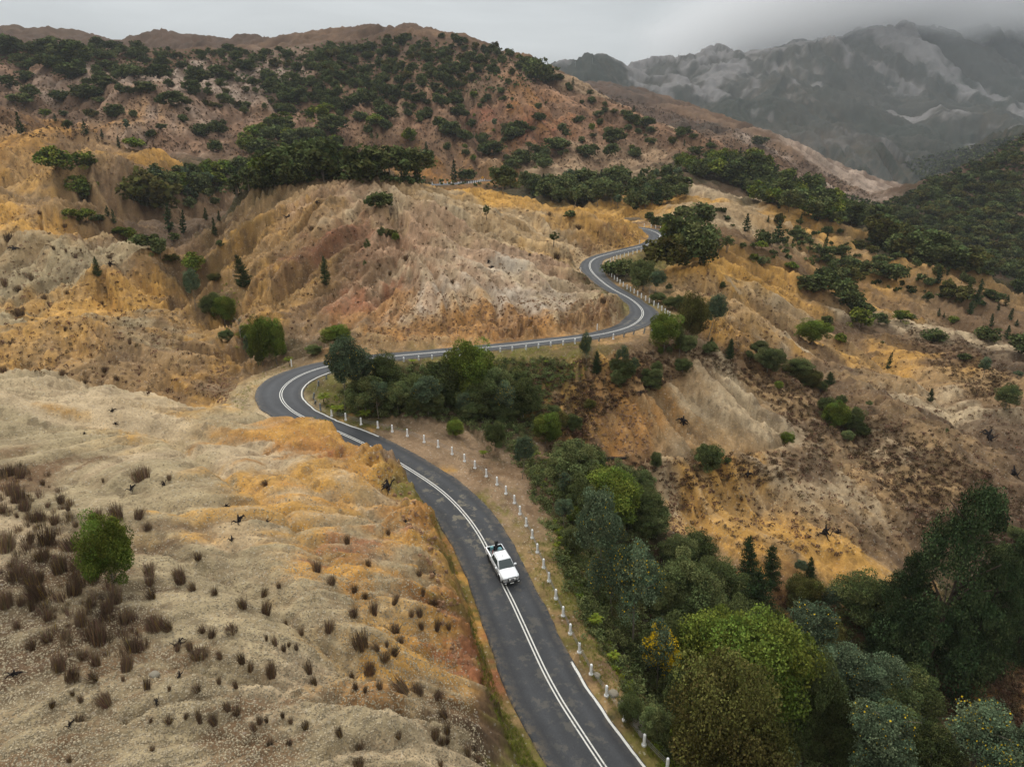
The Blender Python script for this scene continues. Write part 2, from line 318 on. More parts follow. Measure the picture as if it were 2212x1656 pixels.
# --- flow-aligned rills: white noise smeared along the fall line on the (conformal) grid
gz_a,gz_b=np.gradient(GZ/RR,ga,gb); gz_b=gz_b+GZ/RR       # slope in world units
mag=np.hypot(gz_a,gz_b)+1e-4; da,db=-gz_a/mag,-gz_b/mag
def smear(noise,steps,h):
    """average of noise along +-fall line; h in radians per step"""
    S=noise.copy(); wsum=1.0
    for sgn in (1,-1):
        X=GA.copy(); Y=GB.copy()
        for s in range(steps):
            fi=np.clip(((X-AZ0)/(AZ1-AZ0)*(NA-1)+.5),0,NA-1).astype(np.int32); fj=np.clip(((Y-LR0)/(LR1-LR0)*(NR-1)+.5),0,NR-1).astype(np.int32)
            X+=sgn*h*da[fi,fj]; Y+=sgn*h*db[fi,fj]
            fi=np.clip(((X-AZ0)/(AZ1-AZ0)*(NA-1)+.5),0,NA-1).astype(np.int32); fj=np.clip(((Y-LR0)/(LR1-LR0)*(NR-1)+.5),0,NR-1).astype(np.int32)
            S+=noise[fi,fj]; wsum+=1
    S/=wsum; return (S-S.mean())/S.std()
def pn(f,o=2): return fbm(GA*f+3,GB*f,o)
rill1=smear(pn(34),14,.010); rill2=smear(pn(95),14,.0045); rill3=smear(pn(230,1),12,.0022)
slope=np.clip(mag,0,1.5)
# --- natural relief
hillE=sstep(330,480,RR)*(1-sstep(1250,1500,RR))
mtn=sstep(1500,2000,RR)
rough=(.35+1.1*np.clip(slope/.5,0,1.3))
near=1-sstep(60,160,RR)
iso=fbm(GA*11+40,GB*11,6,.44)-.5
rid=fbm(GA*9+5,GB*9+2,6,.55,True)-.62
rid2=fbm(GA*13+5,GB*8+2,5,.5,True)
vee=lambda r:np.minimum(abs(r),1.6)-.75          # sharp gully floors, rounded ribs
nearhill=1-sstep(85,135,RR)
iso_s=fbm(GA*11+40,GB*11,3,.4)-.5
iso=iso*(1-.85*nearhill)+iso_s*.85*nearhill
disp=RR*(rough*(.0105*vee(rill1)+.0052*vee(rill2)*(1-.75*nearhill)+.0006*rill3*(1-.8*nearhill))*(1-.45*hillE)*(1-.30*near)*(1-.45*mtn)+.016*iso*(1-.55*near)+.008*(fbm(GA*60+8,GB*60,3)-.5)*(1-.8*nearhill)+hillE*.009*rid+mtn*sstep(.02,.12,GA)*(.022*(rid2-.6)+.012*iso))
# --- roads press a platform into the terrain
def far_line(pts,step=1.0):
    P=np.array([pw(u,v,Y) for u,v,Y in pts]); Q,_=resample(catmull(P,12),step)
    for _ in range(10): Q[1:-1]=.25*Q[:-2]+.5*Q[1:-1]+.25*Q[2:]
    T=np.gradient(Q[:,:2],axis=0); T/=np.linalg.norm(T,axis=1)[:,None]; return Q,np.stack([T[:,1],-T[:,0]],-1)
R2C,R2N=far_line([(925,399.5,405),(960,398.5,408),(990,396.5,413),(1012,393.5,420),(1030,391,428),(1052,390,434),(1080,390,440)])
R3C,R3N=far_line([(1490,300.5,930),(1530,299.5,925),(1580,299,925),(1620,298,930),(1660,298.5,950)],3)
def flatten(Z,Cn,Nn,fl,fr,tL,tR,box):
    m=(RR<box)&(RR>Cn[:,1].min()*.6)
    idx=np.flatnonzero(m.ravel()); x=GX.ravel()[idx]; y=GY.ravel()[idx]; z=Z.ravel()
    st=max(1,len(Cn)//150); sub=np.arange(0,len(Cn),st)
    near_d=np.full(len(idx),1e9); near_k=np.zeros(len(idx),int)
    for k in sub:
        d=(x-Cn[k,0])**2+(y-Cn[k,1])**2; b=d<near_d; near_d[b]=d[b]; near_k[b]=k
    sel=near_d<30**2; idx=idx[sel]; x=x[sel]; y=y[sel]; near_k=near_k[sel]; bd=near_d[sel]
    bk=near_k.copy()
    for o in range(-st,st+1):
        k=np.clip(near_k+o,0,len(Cn)-1); d=(x-Cn[k,0])**2+(y-Cn[k,1])**2; b=d<bd; bd[b]=d[b]; bk[b]=k[b]
    d=np.sqrt(bd); s=(x-Cn[bk,0])*Nn[bk,0]+(y-Cn[bk,1])*Nn[bk,1]; right=s>0
    wv=fbm(x*.45,y*.45,3)-.5; wv2=fbm(x*1.7+5,y*1.7,3)-.5
    w_=np.where(right,fr[bk]+wv*.5,fl[bk]+wv*1.0); tr=np.where(right,tR[bk],tL[bk]*(1+wv2*.9))
    t=sstep(0,1,np.clip((d-w_)/np.maximum(tr,.3),0,1))
    zr=Cn[bk,2]
    z[idx]=zr*(1-t)+z[idx]*t
    return idx,d,s,bk,w_
Z=GZ+disp
def hit0(u,v,A=(CZ-GZ)/RR):
    x,f,d=ray(u,v); az=math.atan2(x,f); want=d/math.hypot(x,f); c_=A[int(round((az-AZ0)/(AZ1-AZ0)*(NA-1)))]
    j=np.flatnonzero(c_<=want); j=j[j>60]; return None if len(j)==0 else (math.exp(gb[j[0]])*math.sin(az),math.exp(gb[j[0]])*math.cos(az))
def carve(pts,depth,width):
    """a gully (depth>0) or a rib (depth<0) along a line drawn on the ground"""
    P=[hit0(u,v) for u,v in pts]; P=np.array([p for p in P if p is not None],float)
    if len(P)<2: return
    Q,_=resample(np.c_[catmull(np.c_[P,np.zeros(len(P))],10)],width*.3); m=width*2.5
    mk_=(GX>Q[:,0].min()-m)&(GX<Q[:,0].max()+m)&(GY>Q[:,1].min()-m)&(GY<Q[:,1].max()+m); idx=np.flatnonzero(mk_.ravel()); x=GX.ravel()[idx]; y=GY.ravel()[idx]
    wv_=(fbm(x*.35/width*3,y*.35/width*3,3)-.5)*width*1.1; wv3=(fbm(x*.35/width*3+9,y*.35/width*3,3)-.5)*width*1.1
    bd=np.full(len(idx),1e9); bk=np.zeros(len(idx))
    for k,q in enumerate(Q):
        d=(x+wv_-q[0])**2+(y+wv3-q[1])**2; b=d<bd; bd[b]=d[b]; bk[b]=k
    t=bk/(len(Q)-1); amp=np.minimum(1,np.minimum(t*5,(1-t)*5)+.15)
    Z.ravel()[idx]-=depth*amp*np.exp(-(np.sqrt(bd)/width)**1.3)
Z=np.ascontiguousarray(Z)
def RR_near(pts): return pts[0][0]>1430 and pts[0][1]>480
for pts,dp,wd in [
 ([(340,915),(480,1015),(620,1120),(740,1240),(880,1380),(965,1440)],1.1,1.3),([(560,985),(700,1060),(800,1105),(900,1180)],.8,1.1),([(60,1130),(300,1160),(480,1230),(640,1330),(800,1440),(960,1500)],.8,1.2),
 ([(330,1425),(480,1462),(640,1492),(820,1525),(1000,1545)],1.0,.9),([(300,1450),(480,1490),(640,1520),(820,1555),(1000,1580)],-.6,1.2),([(0,890),(300,925),(500,955),(640,985)],.7,1.6),([(420,1010),(560,1090),(700,1200),(820,1320)],-.5,1.3),
 ([(0,1010),(200,1040),(420,1120),(560,1240),(700,1400)],.6,1.3),([(600,1640),(760,1610),(900,1600),(1010,1620)],.5,.8),([(200,870),(400,900),(560,935)],-.5,1.4),([(760,1010),(850,1040),(900,1090)],.6,.9),([(0,1560),(200,1540),(420,1580),(600,1600)],.5,.9),
 ([(1190,992),(1300,995),(1400,987),(1500,985),(1600,978),(1680,958),(1740,925)],1.5,1.1),([(1190,1004),(1300,1008),(1420,1000),(1560,996),(1660,982)],-.7,1.0),([(860,430),(850,520),(845,600),(800,690)],2.2,2.6),([(700,440),(690,520),(600,640),(560,720)],-1.3,3.5),([(1000,450),(1080,530),(1180,600),(1260,650)],1.0,2.4),([(1120,450),(1200,520),(1250,560)],1.6,2.6),([(930,440),(960,540),(960,640)],-1.0,2.6),([(760,430),(780,520),(740,640),(700,710)],1.1,2.4),([(560,470),(540,560),(530,680)],1.0,2.2),([(1040,480),(1120,560),(1180,640)],-.8,2.2),
 ([(60,450),(180,520),(300,600),(420,700)],1.3,2.6),([(0,500),(150,580),(300,660)],-1.0,3),([(60,560),(180,620),(280,670)],1.0,2.2),([(60,720),(200,760),(340,820),(430,850)],.9,1.8),([(120,440),(260,540),(380,640)],-.9,2.2),
 ([(1470,590),(1560,650),(1660,720),(1745,765)],-1.8,4),([(1540,560),(1700,650),(1830,720),(1990,830)],2.4,4),([(1600,560),(1750,640),(1840,680)],-1.8,4),([(1760,500),(1880,560),(2050,620),(2200,690)],-2.2,6),([(1700,530),(1850,590),(1980,650),(2150,740)],2.4,5),
 ([(1800,800),(1900,880),(2000,970),(2120,1080)],-1.7,3.4),([(1760,830),(1850,930),(1960,1040),(2060,1120)],1.8,3),([(1960,700),(2050,740),(2140,830),(2212,900)],-1.8,3.5),([(1900,740),(2000,830),(2100,930),(2212,1010)],1.6,3),([(1500,800),(1600,880),(1680,950)],1.0,2.2),([(1450,790),(1540,860),(1600,950)],-.9,2.4),([(1560,770),(1680,850),(1740,900)],-.8,2),
 ([(1240,850),(1250,900),(1270,960)],1.4,1.6),([(1310,860),(1320,920),(1330,975)],1.3,1.6),([(1380,870),(1390,920),(1390,970)],-1.0,1.6),([(1560,1020),(1640,1090),(1760,1180),(1830,1260)],.9,1.6),([(1640,1010),(1760,1090),(1880,1190)],-.9,1.8),([(1450,1040),(1500,1120),(1560,1200)],1.0,1.6),([(1740,1000),(1880,1090),(1980,1160)],1.0,1.7),
 ([(370,215),(250,262),(150,282)],4,7),([(420,240),(330,290),(270,320)],-4,9),([(560,180),(520,240),(440,300)],4,8),([(700,180),(760,250),(850,300),(960,360)],-6,12),([(980,190),(1010,260),(1060,330)],6,9),([(900,180),(950,250),(1000,300)],-5,9),([(1150,170),(1200,250),(1260,330)],5,8),([(1080,150),(1130,230),(1170,300)],-5,9),([(1250,220),(1340,280),(1420,340)],4,8),([(620,200),(640,270),(700,320)],4,8),([(180,150),(260,200),(340,230)],-4,9),([(20,140),(100,200),(200,240)],4,8),
 ]: carve(pts,dp*(1.6 if RR_near(pts) else 1.5),wd)
hwR,hwL=HR,HL
TL=cinterp([(0,2.6),(60,2.2),(100,1.6),(135,1.8),(150,5),(215,5),(235,2.0),(320,1.4),(345,2),(440,3),(470,2),(560,2.2)])
TRr=cinterp([(0,5),(60,6),(140,5),(200,7),(300,7),(450,5),(600,6)])
Z=np.ascontiguousarray(Z)
# the rock cuttings on the uphill side of the road are craggy
mc=(RR>45)&(RR<240); ci=np.flatnonzero(mc.ravel()); cx_=GX.ravel()[ci]; cy_=GY.ravel()[ci]; cd=np.full(len(ci),1e9); ckk=np.zeros(len(ci),int)
for k in range(0,len(RC),4):
    d=(cx_-RC[k,0])**2+(cy_-RC[k,1])**2; b=d<cd; cd[b]=d[b]; ckk[b]=k
cd=np.sqrt(cd); left=((cx_-RC[ckk,0])*RN[ckk,0]+(cy_-RC[ckk,1])*RN[ckk,1])<0
cutw=np.interp(ckk,[0,70,90,140,150,220,232,325,340,460,470,530,604],[.3,.4,.4,.35,0,0,1,1,.2,.1,.8,.9,.5]); band=left*cutw*np.exp(-((cd-7.5)/6.5)**2)
band*=sstep(.30,.62,fbm(ckk*.06+4,cd*.02+4,3)+.08)
crag=(fbm(ckk*.42+fbm(cx_*.3,cy_*.3,3)*2,cd*.16,5,.6,True)-.6)*(1+.5*np.floor(cd/2.3)%2)
Z.ravel()[ci]+=band*crag*3.1
BAND=np.zeros(Z.shape,np.float32); BAND.ravel()[ci]=band
ridx,rd_,rs_,rk_,rw_=flatten(Z,RC,RN,FL,FR,TL,TRr,290)
inside=rd_<np.where(rs_>0,HR[rk_],HL[rk_])+.15
Zf=Z.ravel(); Zf[ridx[inside]]-=.12
sh=~inside&(rd_<rw_); xx_=GX.ravel()[ridx[sh]]; yy_=GY.ravel()[ridx[sh]]
Zf[ridx[sh]]+= (fbm(xx_*1.3,yy_*1.3,4)-.5)*.16-.05
f2=np.full(len(R2C),6.5); flatten(Z,R2C,R2N,f2,f2,f2,f2*2,520)
f3=np.full(len(R3C),6.0); flatten(Z,R3C,R3N,f3,f3,f3*1.5,f3*2,1100)
# --- first visible surface along a pixel's ray
_TVf=None
def hit(u,v):
    """world point of the terrain under pixel (u,v)"""
    global _TVf
    if _TVf is None: _TVf=(CZ-Z)/RR
    x,f,d=ray(u,v); az=math.atan2(x,f); want=d/math.hypot(x,f)
    i=int(round((az-AZ0)/(AZ1-AZ0)*(NA-1))); col=_TVf[min(max(i,0),NA-1)]
    j=np.flatnonzero(col<=want)
    j=j[j>60]
    if len(j)==0: return None
    j=j[0]
    if j>0 and col[j-1]>want:
        t=(col[j-1]-want)/(col[j-1]-col[j]+1e-9); r=math.exp(gb[j-1]+(gb[j]-gb[j-1])*t)
    else: r=math.exp(gb[j])
    return np.array([r*math.sin(az),r*math.cos(az),CZ-want*r])
def ground_z(x,y):
    r=math.hypot(x,y); a=math.atan2(x,y)
    return float(bil(Z,AZ0,AZ1,LR0,LR1,np.array([a]),np.array([math.log(r)]))[0])

# ------------------------------------------------------------------ ground colours (albedo by soil and cover, gullies darkened for definition)
PAL={'gravel':(.325,.255,.150),'cream':(.43,.325,.20),'pale':(.45,.38,.30),'pink':(.37,.235,.145),'tan':(.315,.20,.095),'orange':(.47,.255,.066),'rust':(.36,.175,.052),
     'red':(.27,.10,.055),'brown':(.155,.095,.052),'scrub':(.105,.068,.042),'moss':(.13,.115,.03),'forest':(.045,.04,.018),'grey':(.110,.093,.080),'mgreen':(.030,.034,.022),'dark':(.07,.045,.028),'dun':(.24,.16,.095)}
CC=[ # foreground hill
 ('gravel',[(100,1600),(400,1600),(700,1620),(950,1600),(250,1450),(500,1450),(750,1560),(900,1500),(600,1380),(450,1350),(700,1300),(350,1200),(550,1250),(800,1400),(850,1300),(300,1100),(150,1080),(650,1180),(450,1050),(250,1020),(100,960),(750,1130),(850,1230),(300,930),(450,930),(100,900),(150,1300)]),
 ('cream',[(600,1000),(500,970),(640,1060),(800,1560),(620,1490),(400,880),(200,860),(560,1130),(820,1080),(930,1620),(60,1150),(350,980)]),
 ('orange',[(740,950),(690,985),(760,1000),(560,1040),(620,1030),(350,920),(600,1120),(680,1180),(740,1230),(820,1390),(880,1420),(930,1400),(960,1330),(980,1280),(860,1010),(720,1060),(540,1080),(640,1150),(880,1350),(790,1290),(990,1450),(860,1060),(930,1160)]),
 ('rust',[(650,945),(700,1035),(860,1480),(770,1270),(800,1020),(900,1110)]),
 ('red',[(1000,1330),(1005,1390),(1012,1430),(985,1300),(700,965),(735,1175)]),
 ('brown',[(280,1400),(150,1380),(330,1430),(60,1630),(330,1130),(220,1200),(40,1040),(600,1600),(830,1530),(1000,1530),(520,1500)]),
 ('dark',[(200,1340),(120,1330),(100,1230),(170,1410),(1030,1500),(1045,1580)]),
 ('moss',[(1010,1240),(1060,1420),(1100,1560),(960,1130),(1130,1640),(1040,1330)]),
 # second hill
 ('tan',[(150,440),(200,640),(60,520),(300,600),(100,720),(250,720),(380,700),(330,800),(200,780),(60,790)]),
 ('gravel',[(40,560),(30,640),(130,600),(240,690),(300,740),(30,700),(150,520),(200,560)]),
 ('orange',[(60,470),(330,560),(380,600),(300,650),(200,590),(380,640),(150,490),(200,660),(130,760),(440,740),(60,740),(400,690),(450,800),(470,850)]),
 ('brown',[(350,760),(420,780),(270,770),(470,790),(300,540),(380,540),(330,700),(260,490),(430,840),(180,740)]),
 ('scrub',[(400,500),(430,560),(440,640),(470,700),(490,760),(500,830),(390,480),(450,600)]),
 # dome
 ('tan',[(560,450),(700,450),(820,480),(900,420),(1100,480),(1200,500),(620,520),(560,560),(1300,500),(700,410),(1000,500),(560,650),(620,620)]),
 ('pink',[(850,520),(950,560),(1000,600),(900,620),(1050,530),(1150,560),(750,420),(1200,600),(850,650),(1100,620),(650,430),(900,480)]),
 ('cream',[(1000,480),(1120,510),(960,590),(930,650),(1250,640),(1180,480),(1250,520),(1100,570),(850,430),(1200,640),(880,590),(1050,660),(800,450),(1000,440),(1150,600),(1300,640),(1220,560)]),
 ('pale',[(1060,560),(1150,640),(960,640),(1100,650)]),
 ('orange',[(600,560),(580,610),(540,520),(1090,440),(1240,470),(1340,500),(1300,480),(540,720),(610,640),(600,680),(1180,540),(1360,520),(660,480)]),
 ('brown',[(640,500),(650,560),(600,600),(680,460),(760,600),(620,560),(730,500),(700,560),(740,590),(690,620),(660,650),(760,540),(720,470)]),
 ('rust',[(860,670),(950,690),(820,660),(1000,690),(900,700),(840,700),(1200,690),(1250,700),(1100,700),(1040,700)]),
 ('red',[(760,510),(820,650),(720,525)]),
 ('dun',[(620,720),(680,720),(760,700),(1340,680)]),
 # gully floor, left
 ('brown',[(520,700),(440,440),(330,420),(470,450)]),('forest',[(540,770),(480,560),(500,650),(600,745),(660,750)]),
 # left far slope
 ('orange',[(20,320),(60,340),(30,300),(120,340),(290,350),(250,260)]),('tan',[(60,380),(180,370),(200,300),(100,280),(100,420),(300,370)]),('brown',[(150,310),(40,250),(220,330),(260,420),(350,400)]),
 # big back hill
 ('pink',[(250,230),(350,200),(480,220),(560,260),(400,280),(1150,180),(1220,220),(1100,220),(1250,280),(1350,300),(1400,260),(880,250),(960,210),(1050,160),(200,170),(100,150),(700,270)]),
 ('pale',[(130,175),(180,190),(310,180),(380,185),(330,230),(230,240),(300,270),(560,210),(470,250),(590,135),(430,160),(260,150)]),
 ('dun',[(850,310),(800,300),(950,330),(1000,280),(1100,300),(1200,320),(1300,250),(1480,320),(1000,350),(760,300),(900,350),(1420,300),(60,200)]),
 ('rust',[(930,380),(980,385),(1200,260),(1100,320)]),('red',[(960,215),(1160,300),(1220,250),(1050,260)]),
 ('orange',[(850,350),(240,268),(1180,240),(1000,370)]),
 ('cream',[(1330,330),(1380,320),(1300,210),(1150,350),(900,220),(1000,180)]),
 ('brown',[(200,130),(400,130),(600,130),(800,130),(950,120),(1000,240),(700,190),(850,180),(1050,200),(150,240),(500,300),(600,300),(650,240),(1450,290),(300,120),(1230,190),(100,120),(100,230)]),
 ('forest',[(450,370),(600,370),(750,370),(900,390),(1100,410),(1250,420),(1350,420),(1600,380),(1700,430),(1800,470),(1560,360)]),
 ('scrub',[(330,75),(400,85),(550,85),(700,85),(850,70),(900,85),(480,86),(780,72),(60,88),(200,93)]),('dun',[(650,88),(740,80),(940,80)]),
 # second spur
 ('grey',[(1350,225),(1450,250),(1550,280)]),('dun',[(1500,260),(1600,300),(1650,340),(1720,380),(1800,420)]),('pale',[(1720,345),(1760,365),(1810,395),(1850,415),(1890,432)]),('brown',[(1600,330),(1400,245),(1700,400),(1760,430)]),
 # right slope
 ('orange',[(1400,435),(1440,425),(1560,560),(1600,590),(1650,580),(1680,620),(1590,620),(1850,600),(1920,600),(1750,490),(1990,630),(1900,790),(1950,770),(1870,660),(1590,720)]),
 ('tan',[(1520,600),(1500,640),(1560,650),(1700,660),(1750,700),(1980,620),(2050,650),(1850,550),(1700,500),(1600,460),(1820,800),(2000,800),(2100,850),(1700,850),(1900,850),(1550,830),(1450,820)]),
 ('cream',[(1520,410),(1600,480),(1650,640),(1700,720),(1480,790),(1620,860),(1700,930),(1940,700),(2000,700),(1550,870),(1480,900),(2100,740)]),
 ('brown',[(1620,560),(1560,510),(1700,560),(1800,590),(1750,760),(1600,780),(1500,760),(1800,720),(2100,680),(1950,640),(1780,870),(1820,940),(1560,740),(2050,760),(1680,780),(1300,820),(1350,790),(2190,700)]),
 ('scrub',[(1450,760),(1730,780),(1850,850),(1750,930),(1900,720),(2020,650),(1380,800),(2160,780),(1650,540),(1850,740)]),
 ('forest',[(800,830),(950,830),(1050,850),(1150,870),(1000,900),(1100,950),(1400,640),(1450,560),(1350,590),(1200,1000)]),
 ('moss',[(1000,780),(1150,790),(760,820),(1080,800),(1250,790),(1180,850)]),
 ('scrub',[(1200,900),(1200,950),(1280,860),(1150,960),(1230,820),(1300,780)]),
 ('orange',[(1240,870),(1250,920),(1230,850)]),('rust',[(1350,940),(1330,880),(1400,900),(1300,960)]),
 ('tan',[(1420,860),(1500,950),(1600,970),(1420,960),(1350,850)]),('cream',[(1560,910),(1650,950),(1500,860),(1600,840)]),
 ('brown',[(1300,1000),(1500,1005),(1400,1020),(1250,1030),(1650,1000),(1750,1000),(1350,1090)]),
 ('orange',[(1560,1100),(1620,1060),(1700,1150),(1620,1180),(1500,1130),(1740,1200),(1660,1230),(1560,1050)]),
 ('tan',[(1480,1070),(1750,1100),(1800,1180),(1900,1050),(1850,1000),(2000,950),(1980,1050),(1650,1120),(1540,1190)]),
 ('cream',[(1440,1100),(1700,1040),(1820,1080),(1920,980),(1450,1030),(2050,900)]),
 ('scrub',[(1950,1130),(2050,1100),(2150,1080),(1820,960),(1900,920),(2080,1020),(2180,950),(2100,1130),(1700,1000),(1980,880)]),
 ('brown',[(1850,1140),(2000,1000),(1900,870),(2150,880),(1700,1270),(1620,1290)]),
 ('dark',[(2000,1200),(2150,1180),(1500,1250),(1400,1200)]),
 ('forest',[(1350,1150),(1300,1230),(1400,1300),(1500,1400),(1350,1400),(1600,1500),(1450,1550),(1800,1450),(1700,1600),(2000,1300),(2100,1350),(1900,1600),(2050,1630),(1300,1120)]),
 ('dark',[(2100,1480),(2180,1450),(2150,1530),(1650,1330)]),('rust',[(2190,1500),(1640,1300)]),
 # verge right of the near road
 ('moss',[(1200,1200),(1220,1290),(1260,1400),(1330,1520),(1420,1620),(1180,1150)]),('dun',[(1120,1150),(1090,1080),(1050,1020),(980,970),(920,940),(1105,1110)]),('brown',[(1240,1330),(1290,1440),(1370,1560),(1170,1080),(1130,1010)]),('tan',[(1150,1210),(1190,1330),(1240,1450),(1300,1520)]),
 # left bend verge
 ('dun',[(560,800),(660,770)]),('gravel',[(535,840)]),('tan',[(800,752),(1000,733),(1250,710),(900,742)]),('moss',[(1368,650),(1366,690),(1400,560)]),
 ('forest',[(2100,420),(2200,400),(2000,470),(2150,500),(1950,500),(2200,550),(2050,560),(1920,520)]),('scrub',[(2180,340),(2100,450),(2170,430),(2060,420),(2200,470),(1990,440)]),
 # mountains
 ('mgreen',[(1260,160),(1330,175),(1420,200),(1500,220),(1600,230),(1500,280),(1700,270),(1850,260),(1950,300),(2050,300),(2150,300),(1600,260),(1900,350),(1990,380),(2100,340),(1760,150),(1950,180),(2150,200),(1700,200)]),
 ('grey',[(1500,150),(1560,140),(1480,180),(1560,190),(1640,200),(1620,170),(1700,120),(1780,110),(1680,240),(1720,220),(1800,180),(1880,190),(1850,150),(1950,120),(1900,130),(2020,160),(2000,230),(2100,150),(1830,230),(1900,240),(1750,290),(1800,280),(1850,295),(2060,240),(1640,150)]),
 
]
MI=list(PAL); PC=np.array([PAL[k] for k in MI])
ck=[];cpos=[]
for name,pts in CC:
    for u,v in pts:
        h=hit(u,v)
        if h is None: continue
        a,b,_=tl(h); ck.append(MI.index(name)); cpos.append((a,b))
cpos=np.array(cpos); ck=np.array(ck)
# domain warp: along the fall line patches stretch into streaks
wf_=(fbm(GA*60+1,GB*60,2)-.5)*.07; wf2_=(fbm(GA*60+21,GB*60+4,2)-.5)*.07
nh_=1-.75*nearhill; kn=(1-.85*nearhill)[...,None]
wx=(fbm(GA*14+1,GB*14,3)-.5)*.09+rill1*(.016+.012*nearhill)+rill2*(.010+.010*nearhill)+wf_*nh_; wy=(fbm(GA*14+31,GB*14+7,3)-.5)*.09+rill1*(.012+.014*nearhill)+rill2*(.008+.012*nearhill)+wf2_*nh_
def colour_grid(n=2):
    XA=(GA+wx)[::n,::n]; XB=(GB+wy)[::n,::n]; sh=XA.shape; XA=XA.ravel(); XB=XB.ravel()
    O=np.empty((len(XA),3),np.float32); FW=np.zeros(len(XA),np.float32)
    for i in range(0,len(XA),20000):
        d2=(XA[i:i+20000,None]-cpos[:,0])**2+(XB[i:i+20000,None]-cpos[:,1])**2
        d=np.sqrt(d2); w=np.exp(-(d-d.min(1,keepdims=True))/.016); w/=w.sum(1,keepdims=True)
        O[i:i+20000]=w@PC[ck]; FW[i:i+20000]=w@np.isin(ck,[MI.index('forest'),MI.index('mgreen'),MI.index('moss')]).astype(float)
    return O.reshape(sh+(3,)),FW.reshape(sh)
cg,fw=colour_grid(2)
ia=np.arange(NA)/2; ja=np.arange(NR)/2
def up(G):
    n,m=G.shape[:2]; i=np.clip(ia,0,n-1.001); j=np.clip(ja,0,m-1.001); i0=i.astype(int); j0=j.astype(int); a=(i-i0)[:,None]; b=(j-j0)[None,:]
    if G.ndim==3: a=a[...,None]; b=b[...,None]
    return (G[i0][:,j0]*(1-a)+G[np.minimum(i0+1,n-1)][:,j0]*a)*(1-b)+(G[i0][:,np.minimum(j0+1,m-1)]*(1-a)+G[np.minimum(i0+1,n-1)][:,np.minimum(j0+1,m-1)]*a)*b
col=up(cg)
# streaks of paler gravel, darker rubble and small growth
s=np.clip(rill2*.5+rill3*.5,-2.2,2.2)[...,None]
gf=np.exp(-(rill2/.30)**2)*.30*(1-.6*nearhill)+np.exp(-(rill1/.20)**2)*.42      # debris and heath along the gully floors, darkened in colour to define the relief
col=col*(1-gf[...,None])+np.array([.15,.095,.055])*gf[...,None]
bc=(BAND*np.clip(.55+2.2*(fbm(GA*220,GB*160,4)-.5),0,1))[...,None]*.9
col=col*(1-bc)+np.array([.15,.075,.038])*bc
col=col*(1+.04*s*kn)
pm=fbm(GA*130,GB*130,3); pm2=fbm(GA*330+9,GB*330,2)
pm3=fbm(GA*28+3,GB*28,4)

col=col*(1+(.44*pm[...,None]-.22)*kn)*(1+(.30*pm2[...,None]-.15)*kn)*(.68+.64*pm3[...,None])
tuft=sstep(.64,.72,fbm(GA*240+50,GB*240,2))*.40*(1-nearhill)
col=col*(1-tuft[...,None])+np.array([.085,.058,.032])*tuft[...,None]
rkm=(mtn*sstep(.25,1.1,rill1*.55+(fbm(GA*45,GB*30,5,.6)-.5)*3.2)*.85)[...,None]
gr=(mtn*(1-rkm[...,0])*.75)[...,None]
col=col*(1-gr)+np.array([.024,.030,.024])*gr
col=col*(1-rkm)+np.array([.165,.155,.150])*(.6+.8*pm[...,None])*rkm
hl=(hillE*sstep(.45,.62,fbm(GA*60+2,GB*60,4))*.6)[...,None]
col=col*(1-hl)+np.array([.11,.07,.045])*hl
eh=(hillE*.30)[...,None]; col=col*(1-eh*np.array([.75,1.05,1.15]))
col=np.clip(col,.012,.75)
V=np.stack([GX,GY,Z],-1).reshape(-1,3)
ii=np.arange(NA*NR).reshape(NA,NR)
Fq=np.stack([ii[:-1,:-1],ii[1:,:-1],ii[1:,1:],ii[:-1,1:]],-1).reshape(-1,4)
# ------------------------------------------------------------------ materials
def newmat(name):
    m=bpy.data.materials.new(name); m.use_nodes=True; nt=m.node_tree; nt.nodes.clear()
    o=nt.nodes.new('ShaderNodeOutputMaterial'); return m,nt,o
def nmath(nt,op,a,b=None,c=None,clamp=False):
    n=nt.nodes.new('ShaderNodeMath'); n.operation=op; n.use_clamp=clamp
    for i,v in enumerate((a,b,c)):
        if v is None: continue
        if isinstance(v,(int,float)): n.inputs[i].default_value=v
        else: nt.links.new(v,n.inputs[i])
    return n.outputs[0]
def nmix(nt,f,a,b,mode='MIX'):
    n=nt.nodes.new('ShaderNodeMix'); n.data_type='RGBA'; n.blend_type=mode
    for k,v in ((0,f),(6,a),(7,b)):
        if isinstance(v,(int,float)): n.inputs[k].default_value=v
        elif isinstance(v,tuple): n.inputs[k].default_value=(*v,1)
        else: nt.links.new(v,n.inputs[k])
    return n.outputs[2]
def noise(nt,vec,scale,detail=4,rough=.55):
    n=nt.nodes.new('ShaderNodeTexNoise'); n.inputs['Scale'].default_value=scale; n.inputs['Detail'].default_value=detail; n.inputs['Roughness'].default_value=rough
    if vec is not None: nt.links.new(vec,n.inputs['Vector'])
    return n.outputs[0]
def principled(nt,o,rough=.9,spec=.15):
    b=nt.nodes.new('ShaderNodeBsdfPrincipled'); b.inputs['Roughness'].default_value=rough; b.inputs['Specular IOR Level'].default_value=spec
    nt.links.new(b.outputs[0],o.inputs[0]); return b
def ramp(nt,f,p0,p1):
    n=nt.nodes.new('ShaderNodeMapRange'); n.interpolation_type='SMOOTHSTEP'; nt.links.new(f,n.inputs[0]); n.inputs[1].default_value=p0; n.inputs[2].default_value=p1
    return n.outputs[0]
gm,nt,o=newmat('bare_ground')
b=principled(nt,o,.95,.08); at=nt.nodes.new('ShaderNodeAttribute'); at.attribute_name='tint'; g=nt.nodes.new('ShaderNodeNewGeometry'); pos=g.outputs['Position']
vo=nt.nodes.new('ShaderNodeTexVoronoi'); vo.inputs['Scale'].default_value=6.0; nt.links.new(pos,vo.inputs['Vector'])
